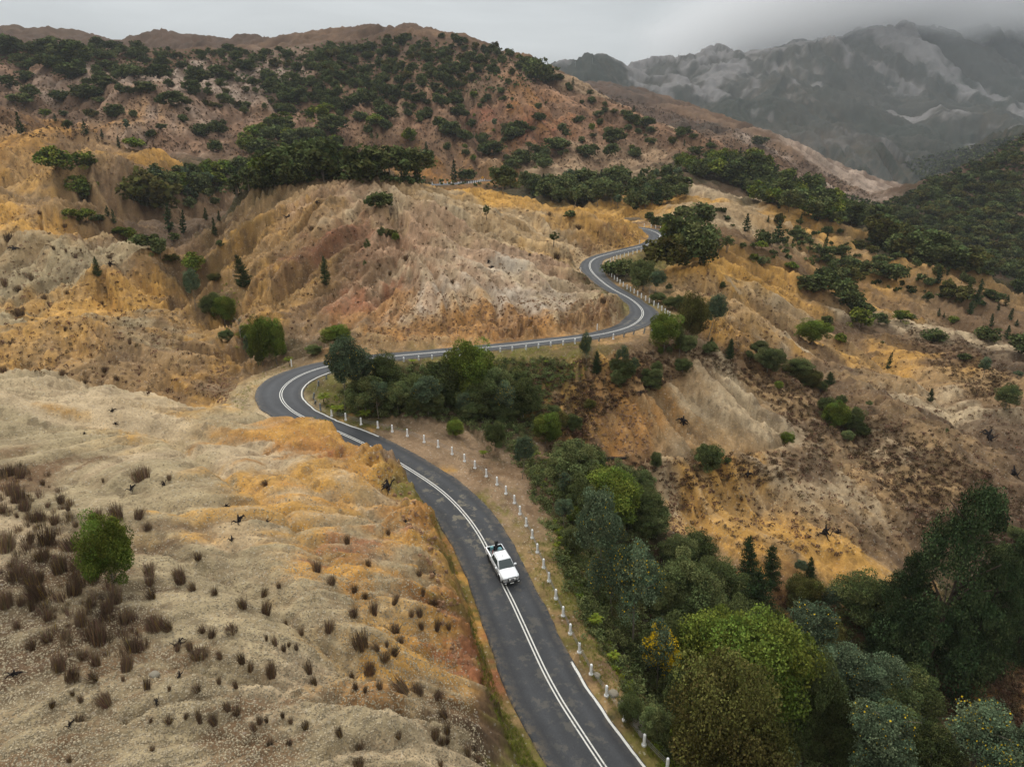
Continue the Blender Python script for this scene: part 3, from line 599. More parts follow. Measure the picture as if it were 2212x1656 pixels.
vo2=nt.nodes.new('ShaderNodeTexVoronoi'); vo2.inputs['Scale'].default_value=1.1; nt.links.new(pos,vo2.inputs['Vector'])
sc1=nt.nodes.new('ShaderNodeSeparateColor'); nt.links.new(vo.outputs['Color'],sc1.inputs[0])
sc2=nt.nodes.new('ShaderNodeSeparateColor'); nt.links.new(vo2.outputs['Color'],sc2.inputs[0])
st=nmath(nt,'MULTIPLY_ADD',sc1.outputs[0],.28,.82)            # pebble to pebble
nf=noise(nt,pos,.5,3,.5); st=nmath(nt,'MULTIPLY',st,nmath(nt,'MULTIPLY_ADD',nf,.5,.75))
nf2=noise(nt,pos,4,2,.5); st=nmath(nt,'MULTIPLY',st,nmath(nt,'MULTIPLY_ADD',nf2,.24,.88))
cmul=nt.nodes.new('ShaderNodeVectorMath'); cmul.operation='SCALE'; nt.links.new(at.outputs['Color'],cmul.inputs[0]); nt.links.new(st,cmul.inputs['Scale'])
pale=nmath(nt,'MULTIPLY',ramp(nt,sc1.outputs[1],.95,.985),.25)    # scattered pale stones
c2=nmix(nt,pale,cmul.outputs[0],(.55,.50,.42))
dk=nmath(nt,'MULTIPLY',ramp(nt,sc2.outputs[2],.86,.95),.35)
c3=nmix(nt,dk,c2,(.07,.045,.03))
nt.links.new(c3,b.inputs['Base Color'])
bp=nt.nodes.new('ShaderNodeBump'); bp.inputs['Strength'].default_value=.5; bp.inputs['Distance'].default_value=1.0
hh=nmath(nt,'ADD',nmath(nt,'MULTIPLY',noise(nt,pos,.7,2,.5),.16),nmath(nt,'ADD',nmath(nt,'MULTIPLY',noise(nt,pos,5,2,.5),.012),nmath(nt,'MULTIPLY',vo.outputs['Distance'],-.035))); nt.links.new(hh,bp.inputs['Height']); nt.links.new(bp.outputs[0],b.inputs['Normal'])
terrain=link('hillside_ground',mesh_np('hillside_ground',V,Fq,[gm],True,col.reshape(-1,3)))
tag(terrain,'bare orange and grey eroded hills, gullies and distant rocky mountains',None,None,'structure')

# ------------------------------------------------------------------ road surface and markings
am,nt,o=newmat('asphalt'); b=principled(nt,o,.75,.25); g=nt.nodes.new('ShaderNodeNewGeometry'); pos=g.outputs['Position']
a1=noise(nt,pos,.22,5,.6); a2=noise(nt,pos,9,3,.6); a3=noise(nt,pos,1.1,5,.7)
at=nt.nodes.new('ShaderNodeAttribute'); at.attribute_name='tint'; sp=nt.nodes.new('ShaderNodeSeparateColor'); nt.links.new(at.outputs['Color'],sp.inputs[0])
kk=nmath(nt,'MULTIPLY',nmath(nt,'MULTIPLY_ADD',a1,.5,.72),nmath(nt,'MULTIPLY',nmath(nt,'MULTIPLY_ADD',a2,.7,.65),nmath(nt,'MULTIPLY_ADD',a3,.35,.82)))
kk=nmath(nt,'MULTIPLY',kk,sp.outputs[0])
cb_=nt.nodes.new('ShaderNodeVectorMath'); cb_.operation='SCALE'; cb_.inputs[0].default_value=(.046,.047,.050); nt.links.new(kk,cb_.inputs['Scale'])
worn=nmath(nt,'MULTIPLY',sp.outputs[1],ramp(nt,noise(nt,pos,.75,6,.75),.52,.60))
c=nmix(nt,nmath(nt,'MULTIPLY',worn,.75),cb_.outputs[0],(.19,.165,.12))
dr=nmath(nt,'MULTIPLY',sp.outputs[2],ramp(nt,noise(nt,pos,1.8,5,.7),.42,.62)); c=nmix(nt,nmath(nt,'MULTIPLY',dr,.85),c,(.20,.15,.09))
nt.links.new(c,b.inputs['Base Color'])
bp=nt.nodes.new('ShaderNodeBump'); bp.inputs['Strength'].default_value=.3; bp.inputs['Distance'].default_value=.03; nt.links.new(noise(nt,pos,14,3),bp.inputs['Height']); nt.links.new(bp.outputs[0],b.inputs['Normal'])
def ribbon(Cn,Nn,offs,dz,k0=0,k1=None,cols=None,name='road',mat=None,drop=None):
    """offs: list of arrays (signed lateral offset, + right)"""
    k1=len(Cn) if k1 is None else k1; K=np.arange(k0,k1); m=len(offs); V=[]
    for q,o_ in enumerate(offs):
        o_=np.broadcast_to(o_,(len(Cn),))[K]
        z=Cn[K,2]+dz-(0 if drop is None else drop[q]); V.append(np.stack([Cn[K,0]+Nn[K,0]*o_,Cn[K,1]+Nn[K,1]*o_,z],-1))
    V=np.stack(V,1); n=len(K); id_=np.arange(n*m).reshape(n,m)
    Fq=np.stack([id_[:-1,:-1],id_[:-1,1:],id_[1:,1:],id_[1:,:-1]],-1).reshape(-1,4)
    return mesh_np(name,V.reshape(-1,3),Fq,[mat],True,cols.reshape(-1,cols.shape[-1]) if cols is not None else None)
ws=np.random.default_rng(3)
def wob(n,f,amp,seed): return (fbm(np.arange(n)*f+seed*7.7,np.full(n,seed*3.1),4)-.5)*2*amp
nC=len(RC); eL=-(HL+wob(nC,.25,.22,1)); eR=HR+wob(nC,.25,.16,2)
fr=[-1.02,-1,-.93,-.72,-.5,-.3,-.12,.12,.3,.5,.72,.93,1,1.02]
offs=[(-eL if f>0 else -eL)*0+ (eR*f if f>0 else eL*-f) for f in fr]
drop=[.14]+[0]*12+[.14]
cols=np.ones((nC,len(fr),3),np.float32); cols[...,1]=0; cols[...,2]=0
for q,f in enumerate(fr):
    tr=1+.10*np.cos(abs(f)*math.pi*4)  # wheel tracks polished a little
    cols[:,q,0]=tr*(1.12 if .2<abs(f)<.6 else .96); cols[:,q,2]=.9 if abs(f)>=1 else (.35 if abs(f)>.9 else 0)
kk_=np.arange(nC)
wp=.35*np.exp(-((kk_-30)/30.)**2)+np.exp(-((kk_-86)/22.)**2)+.8*np.exp(-((kk_-320)/10.)**2)+.5*np.exp(-((kk_-400)/20.)**2)
for q,f in enumerate(fr): cols[:,q,1]=wp*(1.0 if -.55<f<.55 else .15)
cols[:,:,0]*=(1+.35*sstep(120,180,kk_)*(1-0*kk_))[:,None]      # the older seal further up is paler
road=link('road',ribbon(RC,RN,offs,.03,0,None,cols,'road',am,drop)); tag(road,'winding two lane asphalt road through the bare hills',None,None,'structure')
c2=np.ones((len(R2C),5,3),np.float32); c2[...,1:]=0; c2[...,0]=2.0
tag(link('road',ribbon(R2C,R2N,[-5,-2.5,0,2.5,5],.06,0,None,c2,'road_far',am)),'short visible length of the same road beyond the dome hill',None,None,'structure')
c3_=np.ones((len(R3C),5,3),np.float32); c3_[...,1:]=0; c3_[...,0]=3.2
tag(link('road',ribbon(R3C,R3N,[-4,-1.7,0,1.7,4],.12,0,None,c3_,'road_distant',am)),'distant road cut across the far spur',None,None,'structure')
pm_,nt,o=newmat('road_paint'); b=principled(nt,o,.7,.3); g=nt.nodes.new('ShaderNodeNewGeometry')
c=nmix(nt,ramp(nt,noise(nt,g.outputs['Position'],3.5,6,.7),.56,.68),(.62,.60,.55),(.24,.23,.21)); nt.links.new(c,b.inputs['Base Color'])
DZ=.036
def stripe(name,o0,o1,k0,k1,label,dash=None):
    me=ribbon(RC,RN,[o0,o1],DZ,k0,k1,None,name,pm_); ob=link(name,me); tag(ob,label,None,None,'structure'); return ob
wbl=wob(nC,.1,.03,5)
stripe('road_marking',-.22+wbl,-.09+wbl,0,nC,'left stripe of the double white centre line')
stripe('road_marking', .09+wbl,.22+wbl,0,nC,'right stripe of the double white centre line')
stripe('road_marking',eR-.30+wob(nC,1.3,.04,6),eR-.08+wob(nC,1.9,.05,7),0,37,'white rumble edge line along the outer verge in the foreground')
stripe('road_marking',eR-.34,eR-.14,128,214,'white edge line round the inside of the left bend')
# ------------------------------------------------------------------ plants: prototypes
def leafmat(name,c,var=.35,trans=.14):
    m,nt,o=newmat(name); at=nt.nodes.new('ShaderNodeAttribute'); at.attribute_name='tint'
    oi=nt.nodes.new('ShaderNodeObjectInfo'); g=nt.nodes.new('ShaderNodeNewGeometry')
    sep=nt.nodes.new('ShaderNodeSeparateColor'); nt.links.new(at.outputs['Color'],sep.inputs[0])
    f=nmath(nt,'MULTIPLY',sep.outputs[0],nmath(nt,'MULTIPLY_ADD',oi.outputs['Random'],var*1.2,1-var*.6))
    hs=nt.nodes.new('ShaderNodeHueSaturation'); hs.inputs['Color'].default_value=(*c,1)
    nt.links.new(nmath(nt,'MULTIPLY_ADD',sep.outputs[1],.09,.455),hs.inputs['Hue']); nt.links.new(f,hs.inputs['Value'])
    # third channel: blossom or dry tips
    cc=nmix(nt,sep.outputs[2],hs.outputs[0],(.62,.42,.02))
    d=nt.nodes.new('ShaderNodeBsdfDiffuse'); t=nt.nodes.new('ShaderNodeBsdfTranslucent'); mx=nt.nodes.new('ShaderNodeMixShader')
    nt.links.new(cc,d.inputs[0]); nt.links.new(cc,t.inputs[0]); mx.inputs[0].default_value=trans
    nt.links.new(d.outputs[0],mx.inputs[1]); nt.links.new(t.outputs[0],mx.inputs[2]); nt.links.new(mx.outputs[0],o.inputs[0])
    return m
def plain(name,c,rough=.8,spec=.2,metal=0,nscale=6,namp=.25):
    m,nt,o=newmat(name); b=principled(nt,o,rough,spec); b.inputs['Metallic'].default_value=metal
    tc=nt.nodes.new('ShaderNodeTexCoord'); n=noise(nt,tc.outputs['Object'],nscale,4)
    s=nt.nodes.new('ShaderNodeVectorMath'); s.operation='SCALE'; s.inputs[0].default_value=c
    nt.links.new(nmath(nt,'MULTIPLY_ADD',n,2*namp,1-namp),s.inputs['Scale']); nt.links.new(s.outputs[0],b.inputs['Base Color'])
    return m
M={'bright':leafmat('leaf_bright_green',(.125,.155,.028)),'dark':leafmat('leaf_dark_green',(.082,.097,.034)),'blue':leafmat('leaf_blue_green',(.098,.128,.070)),
   'pine':leafmat('needle_dark_green',(.042,.060,.024),.3,.1),'olive':leafmat('leaf_olive',(.095,.088,.026)),'fern':leafmat('leaf_fern',(.16,.19,.025)),
   'rush':leafmat('rush_brown',(.150,.100,.066),.5,.1),'heath':leafmat('heath_brown',(.115,.072,.042),.4,.1),'mid':leafmat('leaf_mid_green',(.112,.128,.048)),
   'bark':plain('bark_grey',(.20,.17,.13)),'darkbark':plain('bark_dark',(.07,.05,.035)),'char':plain('charred_wood',(.022,.017,.016)),'silver':plain('dead_wood',(.30,.27,.23)),
   'white':plain('white_paint',(.80,.80,.78),.5,.3,0,3,.06),'grey_post':plain('weathered_timber',(.22,.23,.23)),'wire':plain('wire_rope',(.20,.20,.19),.5,.4,.4),
   'concrete':plain('concrete',(.5,.5,.47)),'black':plain('black_rubber',(.02,.02,.02),.6,.3),'stone':plain('pale_stone',(.24,.21,.16),.9,.1,0,5,.35),'timber':plain('stacked_timber',(.27,.22,.16),.9,.1,0,4,.4)}
def quads(P,size,rs,up=.0,aspect=1.0,drop=0):
    n=len(P); N_=rs.normal(size=(n,3)); N_[:,2]+=up; N_/=np.linalg.norm(N_,axis=1)[:,None]
    A=np.cross(N_,rs.normal(size=(n,3))); A/=np.linalg.norm(A,axis=1)[:,None]; B=np.cross(N_,A)
    s=(size*(.6+.8*rs.random(n)))[:,None]; A=A*s*aspect; B=B*s
    V=np.stack([P-A-B*.6,P+A*.8-B,P+A+B*.7,P-A*.7+B],1).reshape(-1,3)
    return V,np.arange(4*n).reshape(n,4)
def clumps(cent,rad,per,size,rs,up=.5,flat=.8,shell=.75,flower=0,flp=None,aspect=1.):
    """leaf quads spread through clumps; tint varies from clump to clump and leaf to leaf"""
    cent=np.asarray(cent,float); n=len(cent); rad=np.broadcast_to(rad,(n,)); D=rs.normal(size=(n,per,3)); D/=np.linalg.norm(D,axis=2)[...,None]
    rr=rs.random((n,per))**(1/3)*(1-shell)+shell; rr*=1+.25*rs.normal(size=(n,per))*.5
    D[...,2]*=flat; P=cent[:,None]+D*rr[...,None]*rad[:,None,None]
    ct=.55+.9*rs.random(n); ch=rs.random(n)
    T=np.zeros((n,per,3)); T[...,0]=ct[:,None]*(.6+.8*rs.random((n,per))); T[...,1]=np.clip(ch[:,None]*.6+.4*rs.random((n,per)),0,1)
    if flower:
        fp=flp if flp is not None else (rs.random(n)<.6)
        T[...,2]=((rs.random((n,per))<flower)&fp[:,None]&(D[...,2]>-.3)).astype(float)
    V,F=quads(P.reshape(-1,3),np.full(n*per,size),rs,up,aspect)
    return V,F,np.repeat(T.reshape(-1,3),4,0)
def trunk(mb,h,r,rs,lean=.04,limbs=6,z0=.35,spread=.35,n=6):
    pts=[(0,0,-.3)]; x=y=0
    for k in range(1,7):
        x+=rs.normal()*lean*h/6; y+=rs.normal()*lean*h/6; pts.append((x,y,h*k/6))
    mb.tube(pts,[r*1.3]+[r*(1-.14*k) for k in range(1,7)],n)
    for k in range(limbs):
        t=z0+(1-z0)*rs.random()*.8; i=min(int(t*6),5); b=Vector(pts[i]).lerp(Vector(pts[i+1]),t*6-i); a=rs.random()*6.28; L_=h*spread*(.5+.5*rs.random())
        e=b+Vector((math.cos(a)*L_,math.sin(a)*L_,L_*(.5+.5*rs.random()))); m=b.lerp(e,.5)+Vector((0,0,L_*.08))
        mb.tube([b,m,e],[r*.45,r*.3,r*.12],4)
def crown_me(name,parts,mat):
    V=[];F=[];T=[];b=0
    for v,f,t in parts: V.append(v);F.append(f+b);T.append(t);b+=len(v)
    return mesh_np(name,np.vstack(V),np.vstack(F),[mat],False,np.vstack(T))
def lobes(rs,n,H,Wd,z0,top=1.0,inner=0):
    """centres over a lumpy dome of height H, width Wd, foliage starting at z0"""
    D=rs.normal(size=(n,3)); D/=np.linalg.norm(D,axis=1)[:,None]; D[:,2]=np.where(D[:,2]<-.35,-D[:,2],D[:,2])
    bump=1+.16*rs.normal(size=n); ax=(z0+H)/2; c=np.stack([D[:,0]*Wd/2*bump,D[:,1]*Wd/2*bump,ax+D[:,2]*(H-z0)/2*bump],1)
    if inner:
        I=rs.normal(size=(inner,3))*.22; c=np.vstack([c,np.stack([I[:,0]*Wd,I[:,1]*Wd,ax+I[:,2]*(H-z0)],1)])
    return c
PR={}   # kind -> list of (height,width,trunk mesh or None, crown mesh)
def proto_broad(key,mat,seed,H,Wd,z0f,nl,per,ls,fl=0,trunkvis=True,bark='bark',clr=.19):
    rs=np.random.default_rng(seed); c=lobes(rs,nl,H,Wd,H*z0f,inner=nl//3); mb=None
    # two or three big heads make the outline uneven, and the clumps gather round them
    for _ in range(3):
        a=rs.random()*6.28; q=np.array([math.cos(a)*Wd*.28,math.sin(a)*Wd*.28,H*(.45+.35*rs.random())]); r_=Wd*(.22+.12*rs.random()); D_=rs.normal(size=(nl//4,3)); D_/=np.linalg.norm(D_,axis=1)[:,None]; c=np.vstack([c,q+D_*r_*(.8+.3*rs.random((nl//4,1)))])
    c=c[rs.random(len(c))>.12]
    cr=crown_me(key+'_crown',[clumps(c,Wd*clr*(.6+.6*rs.random(len(c))),per,ls,rs,up=1.3,flat=.75,flower=fl)],M[mat])
    if trunkvis: mb=MB(); trunk(mb,H*.8,H*.022+.03,rs); mb=mb.mesh(key+'_trunk',M[bark],True)
    PR.setdefault(key,[]).append((H,Wd,mb,cr))
def with_trunk(me,H,rs):
    """distant trees are one mesh; their pale stems still show"""
    n=len(me.vertices); v=np.empty(n*3,np.float32); me.vertices.foreach_get('co',v); v=v.reshape(-1,3); f=np.arange(n).reshape(-1,4); t=np.empty(n*4,np.float32); me.color_attributes['tint'].data.foreach_get('color',t); t=t.reshape(-1,4)[:,:3]
    w_=.13; add=[]
    for k in range(3):
        x,y=rs.normal(size=2)*.25; dx,dy=rs.normal(size=2)*.5
        for a,b in ((w_,0),(0,w_)): add+=[(x-a,y-b,-.3),(x+a,y+b,-.3),(x+dx+a*.5,y+dy+b*.5,H*.8),(x+dx-a*.5,y+dy-b*.5,H*.8)]
    V=np.vstack([v,np.array(add,np.float32)]); F=np.arange(len(V)).reshape(-1,4); T=np.vstack([t,np.ones((len(add),3),np.float32)])
    return mesh_np(me.name,V,F,[me.materials[0],M['bark']],False,T,np.r_[np.zeros(n//4,int),np.ones(len(add)//4,int)])
def proto_wattle(key,mat,seed,H,Wd,nl,per,ls,fl=0,z0=.3):
    rs=np.random.default_rng(seed); mb=MB(); trunk(mb,H*.92,H*.012+.03,rs,.05,9,.3,.3); c=[]
    heads=[(0,0,.86,.15)]+[(math.cos(a)*Wd*(.14+.24*rs.random()),math.sin(a)*Wd*(.14+.24*rs.random()),z0+.1+(.62-z0)*rs.random()+.08,.12+.08*rs.random()) for a in rs.random(9)*6.28]
    for k in range(nl):        # plumes with gaps between them
        hx,hy,hz,hr=heads[rs.integers(len(heads))]; D=rs.normal(size=3); D/=np.linalg.norm(D); q=rs.random()**.4
        c.append((hx+D[0]*Wd*hr*q,hy+D[1]*Wd*hr*q,min(H*.99,H*hz+D[2]*H*hr*1.0*q)))
    cr=crown_me(key+'_crown',[clumps(c,Wd*.15*(.5+.8*rs.random(nl)),per,ls,rs,up=1.1,flat=.6,shell=.35,flower=fl)],M[mat])
    if 'far' in key: cr=with_trunk(cr,H,rs)
    PR.setdefault(key,[]).append((H,Wd,mb.mesh(key+'_trunk',M['bark'],True),cr))
def proto_pine(key,seed,H,Wd,tiers,per,ls,mat='pine',spread=1.0):
    rs=np.random.default_rng(seed); mb=MB(); trunk(mb,H*.95,H*.014+.03,rs,.012,0); P=[];T=[]
    for k in range(tiers):
        t=(k+.5*rs.random())/tiers; z=H*(.05+.90*t); rmax=Wd/2*(1-t)**.55*(.8+.35*rs.random())*min(1,.6+t*3)
        nb=5+int(rs.integers(0,3)) 
        for q in range(nb):
            a=rs.random()*6.28; rb=rmax*(.7+.4*rs.random()); m=max(3,int(per*rb/(Wd/2)+2)); s=rs.random(m)**.6
            x=np.cos(a)*rb*s; y=np.sin(a)*rb*s; zz=z-.06*H*s*(1-t)+.075*H*s**3+rs.normal(size=m)*ls*.5
            w_=.16*rb*(1.1-s*.4); P.append(np.stack([x+rs.normal(size=m)*w_,y+rs.normal(size=m)*w_,zz],1)); tt=np.zeros((m,3)); tt[:,0]=.65+.5*rs.random()+.3*rs.random(m)*s; tt[:,1]=rs.random(); T.append(tt)
    top=np.stack([rs.normal(size=30)*ls*.5,rs.normal(size=30)*ls*.5,H*(.86+.14*rs.random(30))],1); P.append(top); T.append(np.tile([1,.5,0],(30,1)))
    P=np.vstack(P);T=np.vstack(T); V,F=quads(P,np.full(len(P),ls),rs,.3,.7)
    PR.setdefault(key,[]).append((H,Wd,mb.mesh(key+'_trunk',M['darkbark'],True),mesh_np(key+'_crown',V,F,[M['pine' if mat=='pine' else mat]],False,np.repeat(T,4,0))))
def proto_bigpine(seed,H,Wd):
    rs=np.random.default_rng(seed); mb=MB(); trunk(mb,H*.95,.26,rs,.012,14,.3,.3); c=[]
    for k in range(230):
        t=rs.random()**1.25; r_=Wd/2*min(1,.7+t*2)*(1-t)**.52*(.45+.62*rs.random()**.5)*(1+.12*math.sin(t*40)); a=rs.random()*6.28; c.append((math.cos(a)*r_,math.sin(a)*r_,H*(.05+.93*t)+r_*.10))
    PR.setdefault('pine_wide',[]).append((H,Wd,mb.mesh('pine_wide_trunk',M['darkbark'],True),crown_me('pine_wide_crown',[clumps(c,Wd*.085*(.6+.8*rs.random(len(c))),190,.085,rs,up=.3,flat=.75,shell=.5,aspect=.6)],M['pine'])))
def blades(rs,n,h,r,lean,w=.012,mat='rush'):
    a=rs.random(n)*6.28; rad=r*np.sqrt(rs.random(n)); x=np.cos(a)*rad; y=np.sin(a)*rad; a2=a+rs.normal(size=n)*.5; ln=lean*(.2+rad/r)*(rs.random(n)*.8+.3); hh=h*(.55+.5*rs.random(n))
    bx,by=np.cos(a2+1.57)*w,np.sin(a2+1.57)*w; V=np.stack([np.stack([x-bx,y-by,np.full(n,-.08)],1),np.stack([x+bx,y+by,np.full(n,-.08)],1),
       np.stack([x+np.cos(a2)*ln*hh*.8+bx*.4,y+np.sin(a2)*ln*hh*.8+by*.4,hh],1),np.stack([x+np.cos(a2)*ln*hh*.8-bx*.4,y+np.sin(a2)*ln*hh*.8-by*.4,hh],1)],1).reshape(-1,3)
    T=np.zeros((n,3)); T[:,0]=.5+rs.random(n)*.9; T[:,1]=rs.random(n); T[:,2]=(rs.random(n)<.05)*.35
    return V,np.arange(4*n).reshape(n,4),np.repeat(T,4,0)
for i in range(3):
    proto_broad('broad_near','bright',100+i,8,7.2,.10,58,420,.078); proto_broad('mid_near','mid',120+i,8,6.6,.10,50,380,.080)
    proto_broad('dark_near','dark',140+i,8,7.0,.06,50,400,.078); proto_broad('olive_near','olive',160+i,7,7.4,.04,56,400,.075)
    proto_wattle('blue_near','blue',180+i,9,6.6,130,230,.062,.02 if i else .07); proto_wattle('yellow_near','blue',200+i,8,5.5,120,230,.065,.8,.12); proto_wattle('green_near','mid',210+i,9,5.6,90,190,.062,0,.3)
    proto_pine('pine_near',220+i,11,6.4,34,90,.10); proto_bigpine(230+i,14,10.5)
    # lighter versions seen at a distance
    proto_broad('broad_far','bright',300+i,7,7,.12,26,42,.28,bark='darkbark'); proto_broad('dark_far','dark',320+i,5,6,.02,24,40,.27,trunkvis=False)
    proto_broad('mid_far','mid',340+i,7,6,.15,26,40,.27); proto_wattle('blue_far','blue',360+i,10,6,46,26,.24,0,.32); proto_pine('pine_far',380+i,9,4.4,15,9,.26)
    proto_broad('olive_far','olive',400+i,5,6,.03,24,38,.27,trunkvis=False); proto_wattle('green_far','mid',420+i,10,6,46,26,.24,0,.35)
for i in range(4):
    rs=np.random.default_rng(500+i); PR.setdefault('rush',[]).append((1.0,.62,None,crown_me('rush_blades',[blades(rs,190,.85,.22,.55)],M['rush'])))
    PR.setdefault('rush_wide',[]).append((1.0,1.3,None,crown_me('rush_blades',[blades(rs,330,.85,.5,.5,.014)],M['rush'])))
for i in range(2):      # tree ferns
    rs=np.random.default_rng(540+i); VV=[];FF=[];TT=[];b_=0
    for k in range(18):
        a=k*6.283/18+rs.normal()*.1; L_=1.5*(.8+.4*rs.random()); up_=.35+.5*rs.random()
        for s in np.linspace(.08,1,16):
            r_=L_*s; z=.9+up_*math.sin(s*2.3)*.8-.25*s*s; w_=.30*math.sin(math.pi*min(.98,.15+s*.85))+.02
            for sg in (1,-1):
                px,py=math.cos(a)*r_,math.sin(a)*r_; qx,qy=-math.sin(a)*sg,math.cos(a)*sg; dx,dy=math.cos(a)*.05,math.sin(a)*.05
                VV+=[(px-dx,py-dy,z),(px+dx,py+dy,z),(px+dx*2+qx*w_,py+dy*2+qy*w_,z-.10*w_),(px+qx*w_,py+qy*w_,z-.10*w_)]; FF.append((b_,b_+1,b_+2,b_+3)); b_+=4; TT+=[(.7+.5*rs.random(),rs.random(),0)]*4
    mb=MB(); mb.tube([(0,0,-.3),(0,0,.5),(.02,0,.95)],[.12,.10,.09],7)
    PR.setdefault('fern',[]).append((1.6,3.0,mb.mesh('fern_trunk',M['darkbark'],True),mesh_np('fern_fronds',np.array(VV),np.array(FF),[M['fern']],False,np.array(TT))))
for i in range(4):      # blackened stumps and root plates
    rs=np.random.default_rng(560+i); mb=MB()
    mb.tube([(0,0,-.2),(.05,0,.25),(.02+.1*rs.normal(),.1*rs.normal(),.5)],[.2,.15,.07],7)
    for k in range(9):
        a=rs.random()*6.28; L_=.5+.9*rs.random(); p=[Vector((0,0,.15))]
        for s in range(4): p.append(p[-1]+Vector((math.cos(a)*L_/4,math.sin(a)*L_/4,rs.normal()*.13))); a+=rs.normal()*.5
        mb.tube(p,[.09,.07,.055,.035,.015],5)
    PR.setdefault('stump',[]).append((.6,2.0,mb.mesh('dead_stump',M['char'],True),None))
for i in range(3):      # leafless pale trees
    rs=np.random.default_rng(580+i); mb=MB(); trunk(mb,5,.06,rs,.05,22,.25,.35,5); PR.setdefault('bare',[]).append((5.5,3,mb.mesh('bare_branches',M['silver'],True),None))

# ------------------------------------------------------------------ placing: pixel base, pixel height
def px_per_m(P):
    x,y,z=P; d=CZ-z; f=y*CP+d*SP; b=(d*CP-y*SP)/f; d2=d-1; f2=y*CP+d2*SP; return F0*(b-(d2*CP-y*SP)/f2), F0/f
NAME={'broad':'broadleaf_tree','dark':'dark_bush','mid':'green_tree','olive':'olive_shrub','blue':'wattle_tree','yellow':'flowering_wattle','pine':'pine_tree','green':'slender_tree','rush':'rush_tussock','fern':'tree_fern','stump':'dead_stump','bare':'bare_tree'}
CATG={'broad':'tree','dark':'bush','mid':'tree','olive':'shrub','blue':'tree','yellow':'tree','pine':'pine','green':'tree','rush':'tussock','fern':'fern','stump':'stump','bare':'tree'}
DESC={'broad':'leafy bright green dome-shaped tree','dark':'dense dark green rounded bush','mid':'mid green rounded tree','olive':'olive brown-green spreading shrub','blue':'feathery blue-green wattle tree','yellow':'wattle tree covered in yellow blossom','pine':'dark green conical pine tree','green':'slender airy green tree','rush':'dark brown upright rush tussock','fern':'yellow-green tree fern with arching fronds','stump':'charred black dead stump with roots','bare':'pale leafless branching tree'}
THINGS=[]   # (object, kind, region, u, v, h_m)
def region(u,v,Y):
    if Y>640: return 'on the skyline ridge of the back hill' if u<1560 else 'on the far spur'
    if Y>405 and u<1545: return 'on the left half of the big back hill' if u<620 else ('on the middle of the big back hill' if u<1080 else 'on the right flank of the big back hill')
    if u>1500 and Y>380: return 'on the wooded ridge right of the back hill' if u<1900 else 'on the dark hillside at the right edge'
    if Y>270 and u<420: return 'on the orange slope at the far left'
    if Y>255 and u<1560: return 'in the wooded valley behind the dome hill'
    if u<520 and v<860 and Y>100: return 'on the second hill at the left' if (u<390) else 'in the gully left of the dome hill'
    if u<1080 and v>790 and Y<100 and (u<1000+ (v-1150)*.1) and v>900 and u<1120: return 'on the stony foreground hill' if (u<560+max(0,(v-900))*1.2) else 'beside the bend of the road'
    if v<775 and u<1330 and u>=500: return 'on the dome hill above the road'
    if v<900 and u<740: return 'beside the left bend of the road'
    if v<780 and u<1580: return 'beside the upper road bends'
    if v<960 and u<1270: return 'below the middle stretch of road'
    if v<960: return 'on the spurs at the right'
    if u<1480 and v<1260: return 'in the gully below the bend'
    if v<1260: return 'on the ochre spur at the lower right'
    return 'in the thicket at the lower right' if u>1330 else 'just beyond the guard posts'
def put(kind,P,h,wf=1.0,uv=None,lod=None,rot=None,sink=0.0):
    base=kind.split('_')[0]
    key=kind if kind in PR else kind+('_near' if (lod=='near' or (lod is None and P[1]<175 and (kind+'_near') in PR)) else '_far')
    if key not in PR: key=kind+'_near' if kind+'_near' in PR else kind+'_far'
    H,Wd,tm,cm=PR[key][rng.integers(len(PR[key]))]; s=h/H; rz=rng.random()*6.28 if rot is None else rot
    nm=NAME[base]
    if tm is None or cm is None or (P[1]>260): 
        me=cm if cm is not None else tm; o=link(nm,me)
    else:
        o=bpy.data.objects.new(nm,None); COL.objects.link(o); o.empty_display_size=.2
        a=link('trunk',tm,o); b=link('fronds' if base=='fern' else 'crown',cm,o)
    o.location=(P[0],P[1],P[2]-sink*h); tl_=.16 if base=='rush' else (.05 if P[1]<260 else 0); o.rotation_euler=(rng.normal()*tl_,rng.normal()*tl_,rz); sx=s*wf; o.scale=(sx,sx,s)
    u,v=uv; THINGS.append((o,base,region(u,v,P[1]),u,v,h)); return o
def place(kind,u,v,hpx,wpx=None,Y=None,lod=None):
    if Y is None: P=hit(u,v)
    else:
        x,f,d=ray(u,v); P=np.array([Y*x/f,Y,0.]); P[2]=ground_z(P[0],P[1])
    if P is None: return
    pv,ph=px_per_m(P); h=hpx/pv; kk=kind if kind in PR else (kind+'_near' if kind+'_near' in PR else kind+'_far')
    H,Wd=PR[kk][0][:2]; wf=1.0 if wpx is None else min(1.6,max(.45,(wpx/ph)/(Wd*h/H)))
    return put(kind,P,h,wf*(1.2 if kind=='pine' else 1),(u,v),lod)
def T(ox,oy,s):
    for it in s.split(';'):
        q=it.split()
        if not q: continue
        a=[float(t) for t in q[1:]]; place(K_[q[0]],ox+a[0]/3.993,oy+a[1]/3.993,a[2]/3.993,(a[3]/3.993 if len(a)>3 else None))
def TD(s):
    for it in s.split(';'):
        q=it.split()
        if not q: continue
        a=[float(t) for t in q[1:]]; place(K_[q[0]],a[0],a[1],a[2],a[3] if len(a)>3 else None,a[4] if len(a)>4 else None)
K_={'d':'dark','b':'broad','m':'mid','o':'olive','w':'blue','y':'yellow','p':'pine','P':'pine_wide','g':'green','r':'rush','R':'rush_wide','f':'fern','s':'stump','n':'bare'}
